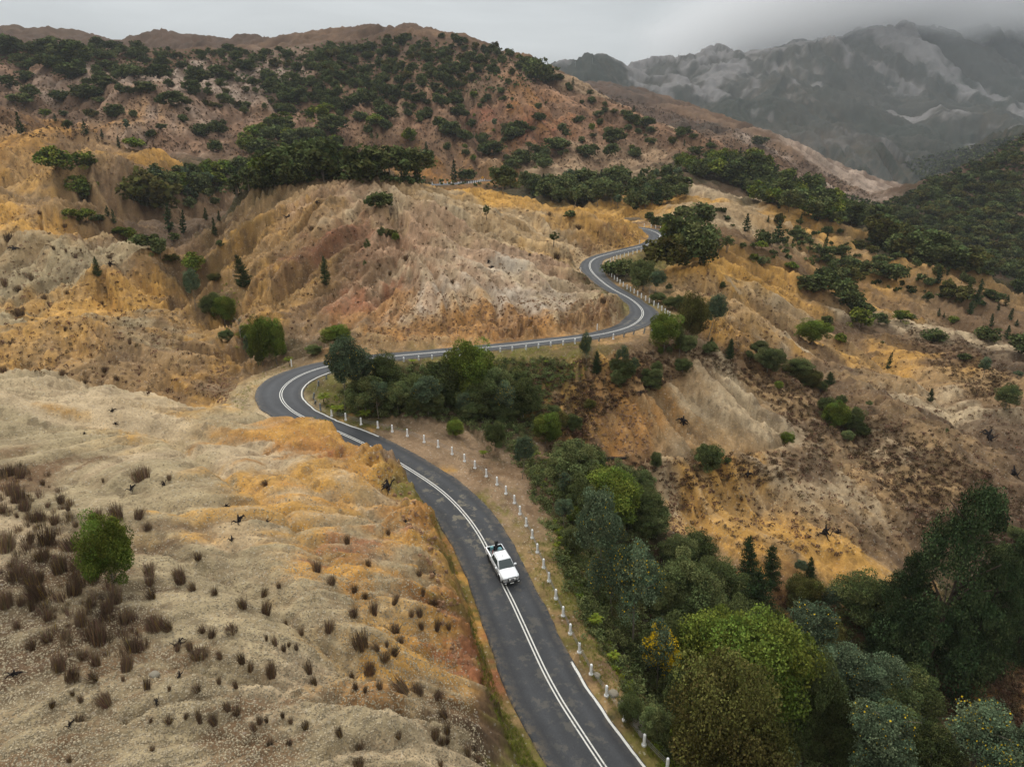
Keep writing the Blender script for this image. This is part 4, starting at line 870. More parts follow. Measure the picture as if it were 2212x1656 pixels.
# back hill, far left
T(0,0,'d 180 545 75 90;d 245 605 70 75;d 80 765 95 90;d 235 705 85 90;d 165 585 40;d 400 590 100 130;d 470 590 95 90;d 420 505 90 100;d 240 445 60 80;d 395 460 100 150;d 130 430 60 100;d 40 470 140 150;d 600 520 150 190;d 640 550 130 150;d 575 545 100;d 710 560 90;d 620 680 110 190;d 560 640 80;d 680 640 100;d 935 615 80 100;d 1060 670 100 120;d 1000 680 60;d 1180 670 90 110;d 1250 555 55 70;d 1360 680 110 180;d 1390 580 80;d 1420 575 60 90;d 1580 590 50 70;d 1700 690 110 90;d 1750 700 80 110;d 1640 700 45 60;d 1890 670 90 100;d 1970 690 60 80;d 2000 610 45;d 2100 610 80 110;d 2150 610 90;d 850 650 80;d 880 720 90;d 910 760 90 120;d 765 730 50 65;d 740 860 110 130;d 820 840 80 90;d 525 870 80 125;d 1040 810 75 50;d 1265 800 85 110;m 1140 830 80 110;d 1460 755 60 50;d 1490 910 110 145;d 1650 790 90 100;d 1680 830 70;d 1790 820 60;d 1905 755 70;d 1800 750 35;d 1945 870 60;d 1975 905 70;m 2120 940 60 80;d 2110 980 50;d 990 1000 90 95;d 1585 1060 60;m 1400 1130 60 110;d 1310 1185 60;d 1750 1170 90 110;d 1890 1160 110 90;p 185 1160 190 85;p 740 1160 115 75;p 480 1050 70 45;d 590 1110 60;p 885 1190 80 40;p 1030 1280 110 45;w 1100 1160 150 80;m 190 920 110 150;d 270 850 100;b 80 880 50;b 400 1010 60 80;b 1150 1290 90 170;m 1220 1290 80;d 1855 1310 90;b 500 1515 215 200;b 740 1460 130 150;m 850 900 60 130;d 1500 860 40;n 1020 1160 70;d 2180 740 60;d 60 470 90 ;d 2190 540 70')
# back hill, middle
T(553,0,'d 2055 635 60;d 2175 720 40;d 2120 810 50;d 1350 620 70;d 1260 740 80 70;d 1210 840 95 100;d 1335 790 65 60;d 1300 870 70;d 1400 880 65 110;d 1475 905 45;d 1600 910 80 90;d 1560 870 60;d 1725 890 60 70;d 1740 1000 70 80;d 1820 1010 50;d 1770 960 60;d 1310 1005 60 45;d 1355 950 50;d 1295 940 50;d 1480 990 60;d 1450 1030 70 80;d 1415 1060 50;d 965 905 130 120;d 870 915 90 90;d 1120 850 110 60;d 1020 780 80;d 1180 890 60;d 900 1040 70 90;b 1025 1110 110 110;d 1120 1120 80;d 1130 1040 110 120;d 1070 960 90;d 965 1150 60 45;b 1330 1240 120 90;p 1470 1310 90 45;m 1500 1380 80;d 1650 1290 55 40;d 1670 1170 110 110;d 1590 1110 90;d 1800 1210 80 80;d 1860 1100 60;d 1960 1260 90;w 2060 1120 110 60;d 2040 1330 100 190;p 1710 1560 180 80;d 1815 1560 90 90;d 2190 1190 110 90;g 1000 1230 90 30;g 1050 1230 80 30;d 850 900 60;b 550 1060 120 180;d 660 1150 130 160;b 350 1250 110 150;d 630 1350 150 180;m 520 1330 130;d 210 960 60 80;d 290 970 70;d 700 920 70;b 600 980 80 200;d 240 890 80;d 360 880 110 120;m 420 900 60;d 100 650 50;d 540 870 80 90;d 640 880 90;d 110 780 60 120;d 600 700 60 50;d 630 720 60;d 690 760 60;m 480 750 90 60;d 400 720 50;d 720 690 70 110;d 820 690 80;d 930 730 80 80;d 1060 700 50;p 960 1360 70;g 1905 1260 110 40;d 1440 850 50;d 2140 870 40;d 1965 890 40;d 1930 930 35')
T(1106,0,'d 220 710 180 130;d 300 720 130 120;d 160 620 110 90;d 130 560 60;b 65 530 55;d 410 695 50 70;p 525 740 75 38;d 485 760 40;d 500 790 40;d 225 940 45 40;d 235 1040 60 70;d 70 1130 80 90;d 30 1190 90 100;m 440 1150 80 70;m 180 1140 50;m 800 925 45;d 670 820 40 35;d 690 895 50 45;d 745 1005 45 55;d 800 975 45;p 1050 970 60 40;m 960 1000 50;d 1000 1020 60 40;d 1035 1060 70 80;d 1155 1105 80 100;m 1200 1150 55 65;m 1000 1140 65 60;d 830 1160 60;d 885 1235 110 110;m 1190 1250 60 90;d 1085 1155 45;d 860 1340 90 80;d 640 1360 90 90;d 700 1310 55 60;d 400 1300 100 150;m 490 1280 50;m 200 1330 80 70;d 105 1370 50;d 1060 1360 70 60;d 1480 1160 60 80;d 1565 1195 35 50;p 1485 1260 60 25;d 1580 1330 60 80;m 1430 1390 60 70;p 1705 1240 60;m 2140 1280 100 100;d 1715 1280 40 90;m 1380 1250 40;m 600 1240 60;d 1460 1180 60')
# left middle
T(0,414.7,'b 720 50 170 170;p 1470 340 240 100;p 1580 360 200 75;p 1775 240 105 60;p 1890 250 90 45;p 1855 380 160 60;p 2115 825 290 130;p 850 730 175 65;b 620 225 70 120;b 750 260 100 120;m 850 270 70 100;b 1030 370 60 90;b 1110 395 80 90;d 1270 480 100 160;m 1385 570 160 100;w 1690 1020 340 130;g 1640 760 120 60;b 1690 690 150 130;d 1840 1060 170 160;b 1940 1130 200 150;n 2080 1270 230 ;b 2150 1300 140 120;w 2170 1480 250 110;p 930 210 90 50;p 990 270 120 50;o 1290 200 320 310;m 1640 150 100;m 1865 130 80;m 1960 1290 90 110;d 1800 1000 90;d 1510 420 60;o 1480 600 60 90;m 1900 480 60;o 1860 770 60 100')
T(553,414.7,'p 605 805 250 85;b 1205 425 62 50;g 1075 420 130 80;g 1160 210 200 110;d 1060 130 110 130;g 965 530 130 60;g 940 650 60 40;b 60 1490 360 180;b 180 1480 330 150;m 20 1500 240 110;b 690 1340 165 200;f 290 1500 80 90;g 1990 240 130 70;f 1350 1480 40;o 1160 390 60 80;d 500 1400 70 120')
TD('w 745 892 152 80;w 775 880 120 70;d 828 862 84 60;w 818 903 74 50;m 790 895 70 60;b 1022 880 122 78;m 1075 888 84 70;d 960 880 96 70;d 905 875 55 60;w 926 899 80 66;w 1005 905 58 34;w 1096 909 86 56;b 984 944 34 28;d 1069 972 54 36;d 1130 905 80 60;d 880 882 44 50;d 1040 900 60 70;f 1044 986 14 20;f 700 872 22 34;f 730 895 20 34;f 790 903 18 30;m 860 895 60 50;d 985 880 50 60;d 1118 880 70 60;d 850 858 40 50;m 935 878 56 50')
# right of the road
T(1106,414.7,'b 1390 500 230 160;d 1500 600 340 210;m 1620 620 330 220;m 1560 330 210 240;o 1310 670 250 240;d 1345 310 110 105;d 1240 295 75 60;d 1180 240 60;m 500 240 78 80;g 360 470 130 90;m 1130 850 230 180;w 1230 900 220 160;m 980 760 170 130;d 900 720 110 130;m 1250 960 80 120;d 1380 1010 90 120;m 1450 1030 120 90;o 1550 1290 360 200;w 1690 1270 380 170;b 1310 1365 270 210;w 640 1540 330 110;p 730 1570 200 90;w 945 1520 200 110;w 1050 1600 170 100;g 1440 1430 250 90;p 1870 1440 180 80;p 1720 1340 90 45;d 1815 840 60 40;g 1850 520 150 110;g 1780 540 120 70;s 1735 350 40 60;p 2020 340 150 80;b 2085 600 60 60;m 2160 640 80 90;d 1990 480 40;b 2150 490 60 80;m 2130 1400 100 120;m 2200 1550 180 170;d 1640 640 200 120;b 1430 480 180 120;m 1700 560 260 110;d 1560 600 260 160;m 1100 800 160 110;g 1350 870 90 60;g 1460 1230 120 50;b 1280 1400 60 40;m 1355 1400 60 40;f 300 1480 30;n 1180 920 150;g 370 1560 50')
T(1659,414.7,'p 80 440 190 130;p 490 540 180 60;p 210 470 70 30;g 350 520 160 110;g 420 600 150 100;d 380 860 120 150;d 480 850 170 130;m 620 800 130 130;o 720 790 120 170;d 640 980 180 130;d 720 1000 120;d 800 1040 80 130;m 950 740 130 180;d 1110 760 110 110;m 1000 640 80 90;o 780 700 90 110;m 850 660 60;o 1090 530 70 90;o 900 520 50 70;m 620 370 50;o 780 470 50 90;d 970 570 30;d 1000 590 45 30;d 1095 580 45 60;d 1280 640 45 45;m 750 570 35;m 790 570 35;m 570 640 60 90;p 625 640 100 40;g 1340 775 70 50;d 1395 800 50 70;p 1460 790 150 80;p 1545 720 70 35;g 1670 790 100;p 1720 900 120 60;p 1580 900 100 55;p 1800 960 170 70;p 1840 850 100 60;d 1910 920 70 80;m 1990 950 70 90;p 2050 980 90;p 1925 1160 110 50;p 1985 1020 60 40;p 2090 1100 100 50;p 2140 1155 60 35;p 2060 1270 120 70;d 1425 1285 85 115;d 1885 1290 105 115;d 2180 1390 130 130;b 800 1170 140 150;m 955 1145 90 110;b 1140 1120 85 120;m 1230 1110 50 100;m 1020 1140 35;b 380 1305 175 230;p 1030 1530 160 55;p 530 1655 110 85;d 260 1590 130 190;m 80 1530 150 130;d 1690 1450 50 60;w 1850 1610 180 120;w 2150 1600 60 80;b 620 1310 80 70;g 980 1330 50;p 1470 1070 70 35;d 1380 940 60 50;b 190 680 70 80;g 100 520 60;b 1590 1130 50 70;p 1515 1080 40;m 250 350 60;d 500 1140 60;m 2180 760 90;d 2100 730 60;d 2130 820 60;p 2180 870 160 120;g 1760 1050 120 60;p 1740 1050 110')
T(1659,829.5,'d 500 250 120 130;b 580 370 180 170;d 700 400 170 150;d 800 460 110 100;m 680 490 80 90;b 165 515 82 95;p 1400 150 118 52;m 2040 220 190 150;g 870 200 60 80;m 650 240 60;d 760 250 50;b 90 40 60;w 270 1656 130 110;g 1860 1420 100 70;m 2120 1350 100 130;m 2010 1600 190 140;o 2190 1656 240 150;g 1540 430 50')
TD('P 1990 1478 372 215;P 1930 1440 230 130;P 2075 1455 250 140;P 2135 1400 225 120;P 2185 1420 210 110;p 1749 1252 50 24;p 1617 1262 102 46;p 1664 1272 96 44;p 1640 1378 150 86;b 1178 958 58 46;w 1128 1034 88 40;d 1527 1017 50 52;d 1571 1002 12;m 1417 1015 33 20;b 1304 1135 106 100;d 1278 1110 70 60;m 1340 1070 60 50;d 1250 1080 60 70;w 1216 1082 60 34;w 1219 1145 64 40;b 1248 1130 42 34;n 1350 1135 62;d 1390 1135 66 60;m 1410 1160 70 50;w 1291 1290 210 96;w 1365 1400 205 120;w 1320 1330 150 90;d 1506 1215 52 62;m 1460 1230 60 60;y 1418 1500 150 92;b 1530 1540 176 130;b 1610 1575 200 160;b 1665 1590 150 110;b 1560 1500 130 110;o 1545 1700 205 160;o 1600 1760 180 150;w 1655 1712 116 100;d 1740 1625 170 90;w 1752 1442 128 118;w 1820 1535 132 118;w 1870 1570 145 112;w 1950 1600 84 60;w 1895 1712 172 150;w 2080 1710 180 150;w 2190 1720 130 120;d 1800 1640 100 90;d 1990 1700 110 90;m 1490 1365 130 96;m 1530 1325 80 80;d 1580 1335 70 70;d 1450 1460 100 90;m 1410 1330 80 60;w 1400 1260 60 40;m 1560 1262 36 40;f 1459 1604 30 40;f 1284 1354 26 34;f 1326 1432 24 30;f 1410 1145 20 30;w 1270 1180 70 60;m 1240 1200 50 40;p 1850 1330 40 20;w 1800 1330 60 50;w 2105 1430 50 36;d 1850 1350 90 90;d 1500 1300 70 70;d 1360 1560 50 40;m 1420 1600 60 50;d 1470 1560 90 70;m 2110 1640 80 70;o 1480 1640 70 60;b 247 1258 128 84')
# fires and dry years left charred stumps
T(0,829.5,'s 730 430 30 50;s 970 235 40 60;s 995 345 25 60;s 1130 905 45 105;s 2060 1190 80 110;s 1950 1055 30 80;s 2000 1350 50 90;s 1420 870 50 60')
T(553,829.5,'s 1145 900 100 170;s 1290 1190 40 60;s 1530 1645 40 70;s 100 1190 30 90')
T(0,1244,'s 130 850 60 150;s 1550 590 60 130;s 1350 1085 40 90;s 600 1290 50 100;s 1550 860 50 60')
T(553,414.7,'s 525 95 30 55;s 2000 610 40 60;s 2035 655 30 60;s 285 215 30')
T(0,414.7,'s 115 500 45 100;s 950 630 45 90;s 380 540 25 40')
T(1106,829.5,'s 1480 330 70 110;s 1110 85 40 50;s 2030 790 60 110;s 1180 990 70 120')
T(1659,829.5,'s 1900 460 90 90;s 2120 770 80 130;s 500 1290 90 60;s 600 1290 50 50;s 1210 840 50 40')
# rushes on the stony hill
T(0,829.5,'R 1220 815 115 170;r 1460 825 55;r 890 845 45 20;r 370 868 55;r 530 1025 95 65;r 840 1175 115 100;R 1010 1165 150 130;r 1190 1155 100 80;r 660 1225 50 45;R 60 800 110 130;r 170 810 110 80;R 100 950 130 130;R 160 1010 150 130;R 210 1080 100 110;r 20 1110 80;R 320 1170 90 150;r 470 1200 90 80;r 150 1150 60 30;r 1710 1510 70 65;r 1550 1656 80 100;r 1280 1255 60 70;R 60 1430 190 150;R 400 1370 150 170;r 260 1370 130 60;R 630 1430 140 170;R 370 1500 110 130;R 520 1620 170 140;R 170 1640 100 160;r 670 1580 110 110;r 590 1090 60 40;r 410 1060 50 40;r 1290 1650 120 90;r 730 1250 50')
T(0,1244,'R 300 60 120 170;R 640 150 170 150;R 330 190 190 170;R 50 250 150 150;r 280 290 110 60;r 180 250 90;r 1290 70 90 80;R 1560 50 90 110;r 1665 120 80 65;r 2100 275 110 75;r 1850 160 80 60;R 1000 230 150 130;R 930 300 120 120;r 780 270 110 90;r 1310 190 90 80;r 1750 480 70 60;r 1825 525 85 70;R 2000 475 50 135;R 1340 460 140 170;r 1450 460 110 90;R 850 575 200 160;R 830 500 170 170;R 510 800 150 130;r 830 765 140 90;R 1090 815 150 110;R 620 890 130 150;r 810 895 80 100;r 410 555 90 100;r 560 535 80 80;r 270 625 90 80;r 150 445 85 55;r 410 375 115 85;R 700 410 140 110;r 1270 975 100 65;r 1065 905 55 30;r 1460 985 60 30;R 910 1110 120 130;r 700 1085 65 45;r 630 1025 45 35;r 450 1125 70 50;r 680 1255 55 90;r 1890 925 65 40;r 2040 965 85 45;r 2090 745 115 65;r 2160 815 95 50;r 1700 985 60 85;r 1970 1155 80 60;r 2040 1185 85 70;r 1725 1260 130 40;r 1850 1275 90 70;r 1460 1265 60 70;r 1600 1225 60 35;r 1310 1505 55 45;r 1300 1255 50 30;r 1640 635 95 60;R 1720 695 80 170;r 1900 705 85 50;r 2200 1325 70 50;r 1150 650 120 110;r 720 700 70 90;r 1080 400 110 100;r 1530 640 60;r 600 1600 50')
T(553,1244,'r 65 175 85 50;R 85 325 135 95;r 200 100 50 40;r 655 65 85 75;r 850 135 75 50;r 945 185 60 40;r 1190 235 110 50;r 1440 165 85 35;r 1545 235 60 80;r 1015 330 120 75;r 845 340 75 80;r 1340 345 60 45;r 1410 345 75 60;r 1430 455 70 45;r 1560 465 115 50;r 1665 455 55 45;r 630 475 115 80;r 1200 485 75 95;R 910 605 135 160;r 1045 635 85 65;r 1130 605 65 30;r 1250 575 60 55;r 1190 675 70 80;R 1110 715 65 110;r 165 595 85 45;r 90 555 60 25;r 240 645 65 45;r 280 605 50 30;r 350 635 65 35;r 395 505 65 45;r 260 420 55 35;R 135 855 135 100;r 460 835 115 65;r 510 940 85 50;R 980 835 115 120;r 835 875 65 40;r 860 975 90 50;r 940 998 65 40;r 1070 972 65 55;R 1270 1005 150 150;r 1560 1050 85 70;R 1400 1020 100 120;r 35 1265 80 55;r 95 1255 60 35;r 230 1215 60 40;r 300 1265 60 45;r 430 1315 75 60;r 725 1375 105 60;r 1230 1395 65 50;r 890 1485 70 75;R 880 1645 95 110;r 1630 1215 95 65;R 1540 1385 105 90;r 1650 1355 95 60;r 1600 1455 75 60;r 1650 1435 75 55;r 1830 1545 95 60;r 1890 1495 50 40;r 1910 1595 50 50;r 120 1455 50 60;r 290 1455 50 45;r 1590 1640 60')
T(553,829.5,'r 790 1375 85 50;r 525 1615 95 80;r 970 1562 55 50;r 1140 1295 55 40;r 1410 1645 45 55;r 80 870 50 70')
T(0,414.7,'R 80 415 70 100;R 165 1065 80 110;r 465 495 45;r 570 515 35;r 700 508 30;r 270 760 80 40;r 160 850 60 55;r 45 810 90 50;r 385 925 55 45;r 430 985 50 50;r 580 880 40;r 1020 1100 35;r 890 975 45;r 560 1195 45 25;r 35 1550 65 65;r 530 1575 60 55;r 905 1550 60 45;r 735 1650 40;r 1010 1620 50;r 1120 1310 60 30;r 650 570 50 45;r 950 570 40 60;r 340 190 35 60;r 560 305 40 60')
T(553,414.7,'r 478 330 50 55;R 1300 590 60 90;r 1695 790 45;r 1155 715 50;r 1070 640 35;r 1640 150 30')
T(1106,414.7,'R 785 950 50 65;r 320 200 40;r 740 360 25;r 570 320 50 60;r 385 570 60 70;r 150 550 35')
for u,v,h,w_ in [(245,1660,60,50)]: pass
# ------------------------------------------------------------------ denser stands: individual trees scattered over the wooded ground
def inpoly(P,x,y):
    c=False;j=len(P)-1
    for i in range(len(P)):
        if (P[i][1]>y)!=(P[j][1]>y) and x<(P[j][0]-P[i][0])*(y-P[i][1])/(P[j][1]-P[i][1])+P[i][0]: c=not c
        j=i
    return c
def scat(poly,n,kinds,hr,clump=0,jit=(.75,1.35)):
    xs=[p[0] for p in poly]; ys=[p[1] for p in poly]; k=0; t=0
    while k<n and t<n*40:
        t+=1; u=rng.uniform(min(xs),max(xs)); v=rng.uniform(min(ys),max(ys))
        if not inpoly(poly,u,v): continue
        if clump and vnoise(np.array(u/clump),np.array(v/clump*1.6+9))<.45: continue
        P=hit(u,v)
        if P is None: continue
        kd=kinds[rng.integers(len(kinds))]; h=rng.uniform(*hr)
        put(kd,P,h,rng.uniform(*jit),(u,v),'far' if P[1]>150 else None); k+=1
# bush band under the skyline of the back hill
scat([(0,92),(300,108),(560,112),(700,108),(790,92),(880,76),(960,82),(1040,100),(1130,123),(1205,168),(1180,190),(1080,160),(900,150),(780,175),(560,150),(430,135),(250,130),(0,118)],170,['dark','dark','mid','olive','dark'],(3.4,6.4),0)
scat([(690,120),(900,90),(1060,110),(1060,150),(1000,190),(900,170),(800,200),(690,170)],85,['dark','dark','mid','olive'],(3.2,6),0)
scat([(560,150),(720,150),(800,180),(780,240),(700,290),(620,300),(560,230)],45,['dark','mid','dark'],(4,7),60)
scat([(0,100),(150,100),(330,110),(330,130),(200,140),(0,130)],25,['dark','mid'],(5,8),0)
scat([(880,150),(990,160),(990,220),(930,210)],22,['dark','mid'],(4,7))
scat([(100,150),(640,160),(640,260),(300,300),(100,240)],26,['dark','mid','olive'],(2.5,4.5),70)
scat([(1000,180),(1250,200),(1480,320),(1300,350),(1000,360)],40,['dark','mid','olive','broad'],(2,4.5),0)
# valley forest
scat([(290,425),(340,400),(420,380),(560,372),(700,372),(800,380),(830,392),(700,398),(560,408),(480,445),(350,455),(280,450)],95,['mid','green','blue','broad','pine','dark','green'],(5,9),0)
scat([(500,320),(620,260),(760,345),(700,362),(560,362)],24,['mid','dark','broad','green'],(6,10),0)
scat([(820,382),(960,392),(1060,408),(1200,398),(1440,385),(1480,405),(1470,440),(1380,455),(1250,450),(1120,425),(1000,405),(860,395)],125,['green','blue','mid','pine','green','mid'],(5.5,9.5),0)
scat([(1100,330),(1200,345),(1200,370),(1100,380)],10,['mid','dark'],(5,8),0)
scat([(1440,365),(1520,352),(1600,345),(1660,368),(1740,412),(1830,462),(1860,495),(1760,480),(1650,440),(1560,400),(1480,375)],135,['mid','pine','green','dark','broad'],(6,10),0)
scat([(1560,440),(1700,470),(1900,520),(2200,650),(2212,720),(2000,640),(1800,590),(1600,540)],26,['pine','mid','green','dark','olive'],(2.5,5),45)
scat([(1740,530),(1900,550),(1940,600),(1850,620),(1760,590)],12,['mid','dark','olive'],(2.5,5))
# right-hand dark hill
scat([(2212,325),(2100,382),(1990,412),(1880,485),(1880,520),(1960,560),(2090,592),(2212,600)],240,['dark','mid','olive','dark'],(4,8),0)
# gully and thicket on the right of the near road
scat([(720,868),(1140,868),(1150,930),(1000,905),(740,890)],14,['dark','mid','blue'],(2,3.6),0)
scat([(1200,1010),(1330,1030),(1420,1120),(1420,1200),(1330,1200),(1240,1110)],16,['dark','mid','blue'],(3,5),0)
scat([(1330,1230),(1600,1290),(1700,1400),(1740,1500),(1620,1500),(1450,1400)],9,['dark','mid','blue','dark'],(3,5.5),0)
scat([(1430,1500),(1900,1500),(2050,1656),(1500,1656)],8,['dark','mid','dark'],(3.5,6),0)
scat([(1700,1280),(1850,1290),(1900,1400),(1750,1380)],6,['olive','blue','mid'],(2,4),0)
scat([(1450,760),(1620,770),(1800,840),(1850,930),(1700,800)],16,['olive','dark','green','mid'],(1.4,3.2),0)
scat([(1280,790),(1500,800),(1300,900),(1180,960),(1150,880)],18,['olive','mid','dark'],(1.2,2.6),0)
# ------------------------------------------------------------------ stuff: low cover nobody could count, one mesh each
def tile(protoVFT,pts,scl,rs,stretch=None):
    V,F,T=protoVFT; n=len(pts); a=rs.random(n)*6.28; ca,sa=np.cos(a),np.sin(a)
    X=V[None,:,0]*ca[:,None]-V[None,:,1]*sa[:,None]; Yv=V[None,:,0]*sa[:,None]+V[None,:,1]*ca[:,None]; s=scl[:,None]
    VV=np.stack([X*s+pts[:,0:1],Yv*s+pts[:,1:2],V[None,:,2]*s+pts[:,2:3]],-1).reshape(-1,3)
    FF=(F[None]+(np.arange(n)*len(V))[:,None,None]).reshape(-1,F.shape[1])
    TT=np.tile(T,(n,1)).reshape(n,len(V),-1).copy(); TT[...,0]*=(.65+.7*rs.random(n))[:,None]; TT[...,1]=np.clip(TT[...,1]*.5+.5*rs.random(n)[:,None],0,1)
    return VV,FF,TT.reshape(-1,T.shape[1])
def scatter_pts(polys,n,keep=None):
    out=[]
    for poly,m in polys:
        xs=[p[0] for p in poly]; ys=[p[1] for p in poly]; k=0;t=0
        while k<m and t<m*30:
            t+=1; u=rng.uniform(min(xs),max(xs)); v=rng.uniform(min(ys),max(ys))
            if not inpoly(poly,u,v): continue
            if keep is not None and not keep(u,v): continue
            P=hit(u,v)
            if P is None: continue
            d=np.hypot(RC[:,0]-P[0],RC[:,1]-P[1]); kk=d.argmin()
            if d[kk]<(HR if (P[:2]-RC[kk,:2])@RN[kk]>0 else HL)[kk]+.7: continue
            out.append(P); k+=1
    return np.array(out)
def cover(name,label,mat,polys,mk,scale,seed,nvar=4,keep=None,px=None):
    rs=np.random.default_rng(seed); P=scatter_pts(polys,0,keep); Vs=[];Fs=[];Ts=[];b=0
    for i in range(nvar):
        q=P[i::nvar]; sc_=rs.uniform(*scale,size=len(q))
        if px: sc_=np.maximum(sc_,px*np.linalg.norm(q-np.array([0,0,CZ]),axis=1)/F0*rs.uniform(.6,1.4,size=len(q)))
        v,f,t=tile(mk(rs),q,sc_,rs); Vs.append(v);Fs.append(f+b);Ts.append(t);b+=len(v)
    o=link(name,mesh_np(name,np.vstack(Vs),np.vstack(Fs),[mat],False,np.vstack(Ts))); tag(o,label,None,None,'stuff'); return o
def mk_tuft(n,ls,flat=.7,h=.5,fl=0):
    return lambda rs: clumps([(0,0,h*.5)],.5,n,ls,rs,up=.6,flat=flat,shell=.3,flower=fl)
def mk_multi(k,n,ls,fl=0):
    return lambda rs: clumps(np.stack([rs.normal(size=k)*.4,rs.normal(size=k)*.4,.25+.3*rs.random(k)],1),.36,n,ls,rs,up=.7,flat=.7,shell=.5,flower=fl)
# green undergrowth on the banks right of the road
cover('undergrowth','dense low green undergrowth on the bank beyond the guard posts',M['mid'],[
 ([(740,840),(900,795),(1200,775),(1250,800),(1180,860),(1150,960),(1180,1050),(1130,1020),(1080,960),(1000,915),(860,905),(740,895)],900),
 ([(1130,1010),(1200,980),(1300,1020),(1420,1100),(1430,1250),(1520,1280),(1640,1380),(1650,1656),(1470,1656),(1380,1540),(1290,1390),(1230,1270),(1190,1150)],1500),
 ([(1650,1380),(1950,1300),(2212,1250),(2212,1430),(2020,1480),(1900,1656),(1650,1656)],500)],mk_multi(4,44,.055),(.5,1.3),601)
cover('undergrowth','yellow-green heath and fern clumps along the road bank',M['fern'],[
 ([(990,780),(1250,770),(1300,800),(1130,860),(1000,840)],160),([(1130,960),(1230,1010),(1200,1080),(1150,1040)],70),([(1200,1120),(1250,1200),(1300,1350),(1400,1540),(1480,1656),(1440,1656),(1270,1340),(1190,1160)],260),([(700,850),(850,895),(800,910),(700,880)],60),([(480,560),(560,740),(520,790),(470,660)],60)],mk_multi(3,26,.07),(.25,.6),602)
cover('undergrowth','rusty bracken and brown heath on the slopes below the road',M['heath'],[
 ([(1130,790),(1400,760),(1500,800),(1300,900),(1260,1000),(1180,980),(1150,880)],900),([(1400,740),(1640,760),(1800,860),(1850,950),(1750,960),(1600,820)],600),([(1250,990),(1650,985),(1800,960),(1780,1030),(1440,1060),(1350,1120)],400),
 ([(1760,890),(1900,900),(2100,1000),(2212,1080),(2212,1200),(2000,1150),(1850,1000)],900),([(1300,1180),(1600,1250),(1850,1290),(1650,1400),(1400,1350)],300),([(2000,1480),(2212,1420),(2212,1600),(2060,1560)],500),([(1950,690),(2150,760),(2212,850),(2100,860),(1980,760)],500)],mk_multi(3,24,.07),(.4,.9),603)
cover('dry_heath','sparse brown heath tufts dotting the eroded slopes',M['heath'],[
 ([(0,420),(300,520),(500,800),(460,880),(300,850),(0,790)],900),([(500,540),(700,400),(1100,440),(1390,510),(1340,650),(1100,720),(520,740)],900),
 ([(1450,560),(2212,700),(2212,1150),(1850,1200),(1450,1180),(1430,1020),(1740,950),(1700,830),(1450,700)],2600),([(0,260),(330,350),(330,420),(120,400),(0,400)],500)],mk_tuft(12,.14),(.3,.9),604,px=2.2)
cover('dry_heath','fine dark scrub speckling the big back hill and far spur',M['heath'],[
 ([(0,120),(600,120),(900,90),(1130,130),(1300,220),(1550,335),(1450,360),(1000,370),(600,350),(0,290)],7000),([(1230,180),(1400,225),(1650,300),(1900,430),(1750,410),(1560,330),(1300,215)],1500)],mk_tuft(9,.2),(.6,1.3),605,px=2.6)
cover('hillside_scrub','mixed dark green scrub carpeting the hills on the right',M['dark'],[
 ([(2212,316),(2100,374),(1990,406),(1875,484),(1875,530),(2000,575),(2212,608)],1700),([(1500,330),(1900,440),(2000,400),(1950,350),(2212,290),(2212,330),(2050,420),(1850,490)],2200),([(1545,450),(1850,530),(2212,690),(2000,650),(1600,540)],70)],mk_multi(2,10,.24),(1.2,2.6),606,px=3.6)
cover('hillside_scrub','thin green scrub on the upper back hill',M['dark'],[
 ([(0,95),(560,112),(880,74),(1130,122),(1205,170),(1100,200),(900,200),(640,260),(480,150),(0,140)],2000),([(290,420),(420,375),(800,372),(1060,400),(1480,370),(1460,430),(1000,402),(700,388),(480,420),(300,440)],700)],mk_multi(2,12,.22),(.9,2.0),607,px=3.2)
# verge grass and moss right beside the seal
cover('verge_grass','short mossy grass and weeds along the road verge',M['fern'],[
 ([(1140,1160),(1185,1160),(1270,1330),(1470,1656),(1405,1656),(1240,1420),(1150,1250)],1500),([(920,1100),(960,1140),(1060,1380),(1190,1656),(1120,1656),(1040,1470),(1000,1270)],1200),([(660,870),(700,905),(900,930),(830,930),(680,905)],160),([(800,785),(1300,735),(1340,730),(1330,745),(1000,780),(800,800)],420),([(500,860),(600,780),(640,790),(540,850),(520,900)],200)],lambda rs: blades(rs,14,1.0,.5,.8,.03),(.10,.26),608)
cover('rush_thicket','dense dark brown rush thicket around the lone green tree',M['rush'],[([(0,1000),(90,1010),(200,1150),(260,1290),(340,1380),(300,1430),(150,1430),(60,1300),(0,1290)],150)],lambda rs: blades(rs,60,.85,.4,.55,.016),(.35,.95),610)
# loose stones
sv_=[(x,y,z) for x in (-1,1) for y in (-1,1) for z in (-1,1)]
def mk_stone(rs):
    V_=np.array([(-1,-1,-.6),(1,-1,-.6),(1,1,-.6),(-1,1,-.6),(-.7,-.6,.6),(.6,-.7,.5),(.7,.6,.6),(-.6,.7,.45)])*.5*(1+.3*rs.normal(size=(8,3))*.6)
    F_=np.array([(0,1,5,4),(1,2,6,5),(2,3,7,6),(3,0,4,7),(4,5,6,7)]); T_=np.ones((8,3)); T_[:,0]*=.9; return V_,F_,T_
stm,nt,o=newmat('loose_stone'); b=principled(nt,o,.95,.1); at=nt.nodes.new('ShaderNodeAttribute'); at.attribute_name='tint'; sp=nt.nodes.new('ShaderNodeSeparateColor'); nt.links.new(at.outputs['Color'],sp.inputs[0])
c=nmix(nt,sp.outputs[1],(.20,.15,.095),(.40,.33,.22)); v_=nt.nodes.new('ShaderNodeVectorMath'); v_.operation='SCALE'; nt.links.new(c,v_.inputs[0]); nt.links.new(sp.outputs[0],v_.inputs['Scale']); nt.links.new(v_.outputs[0],b.inputs['Base Color'])
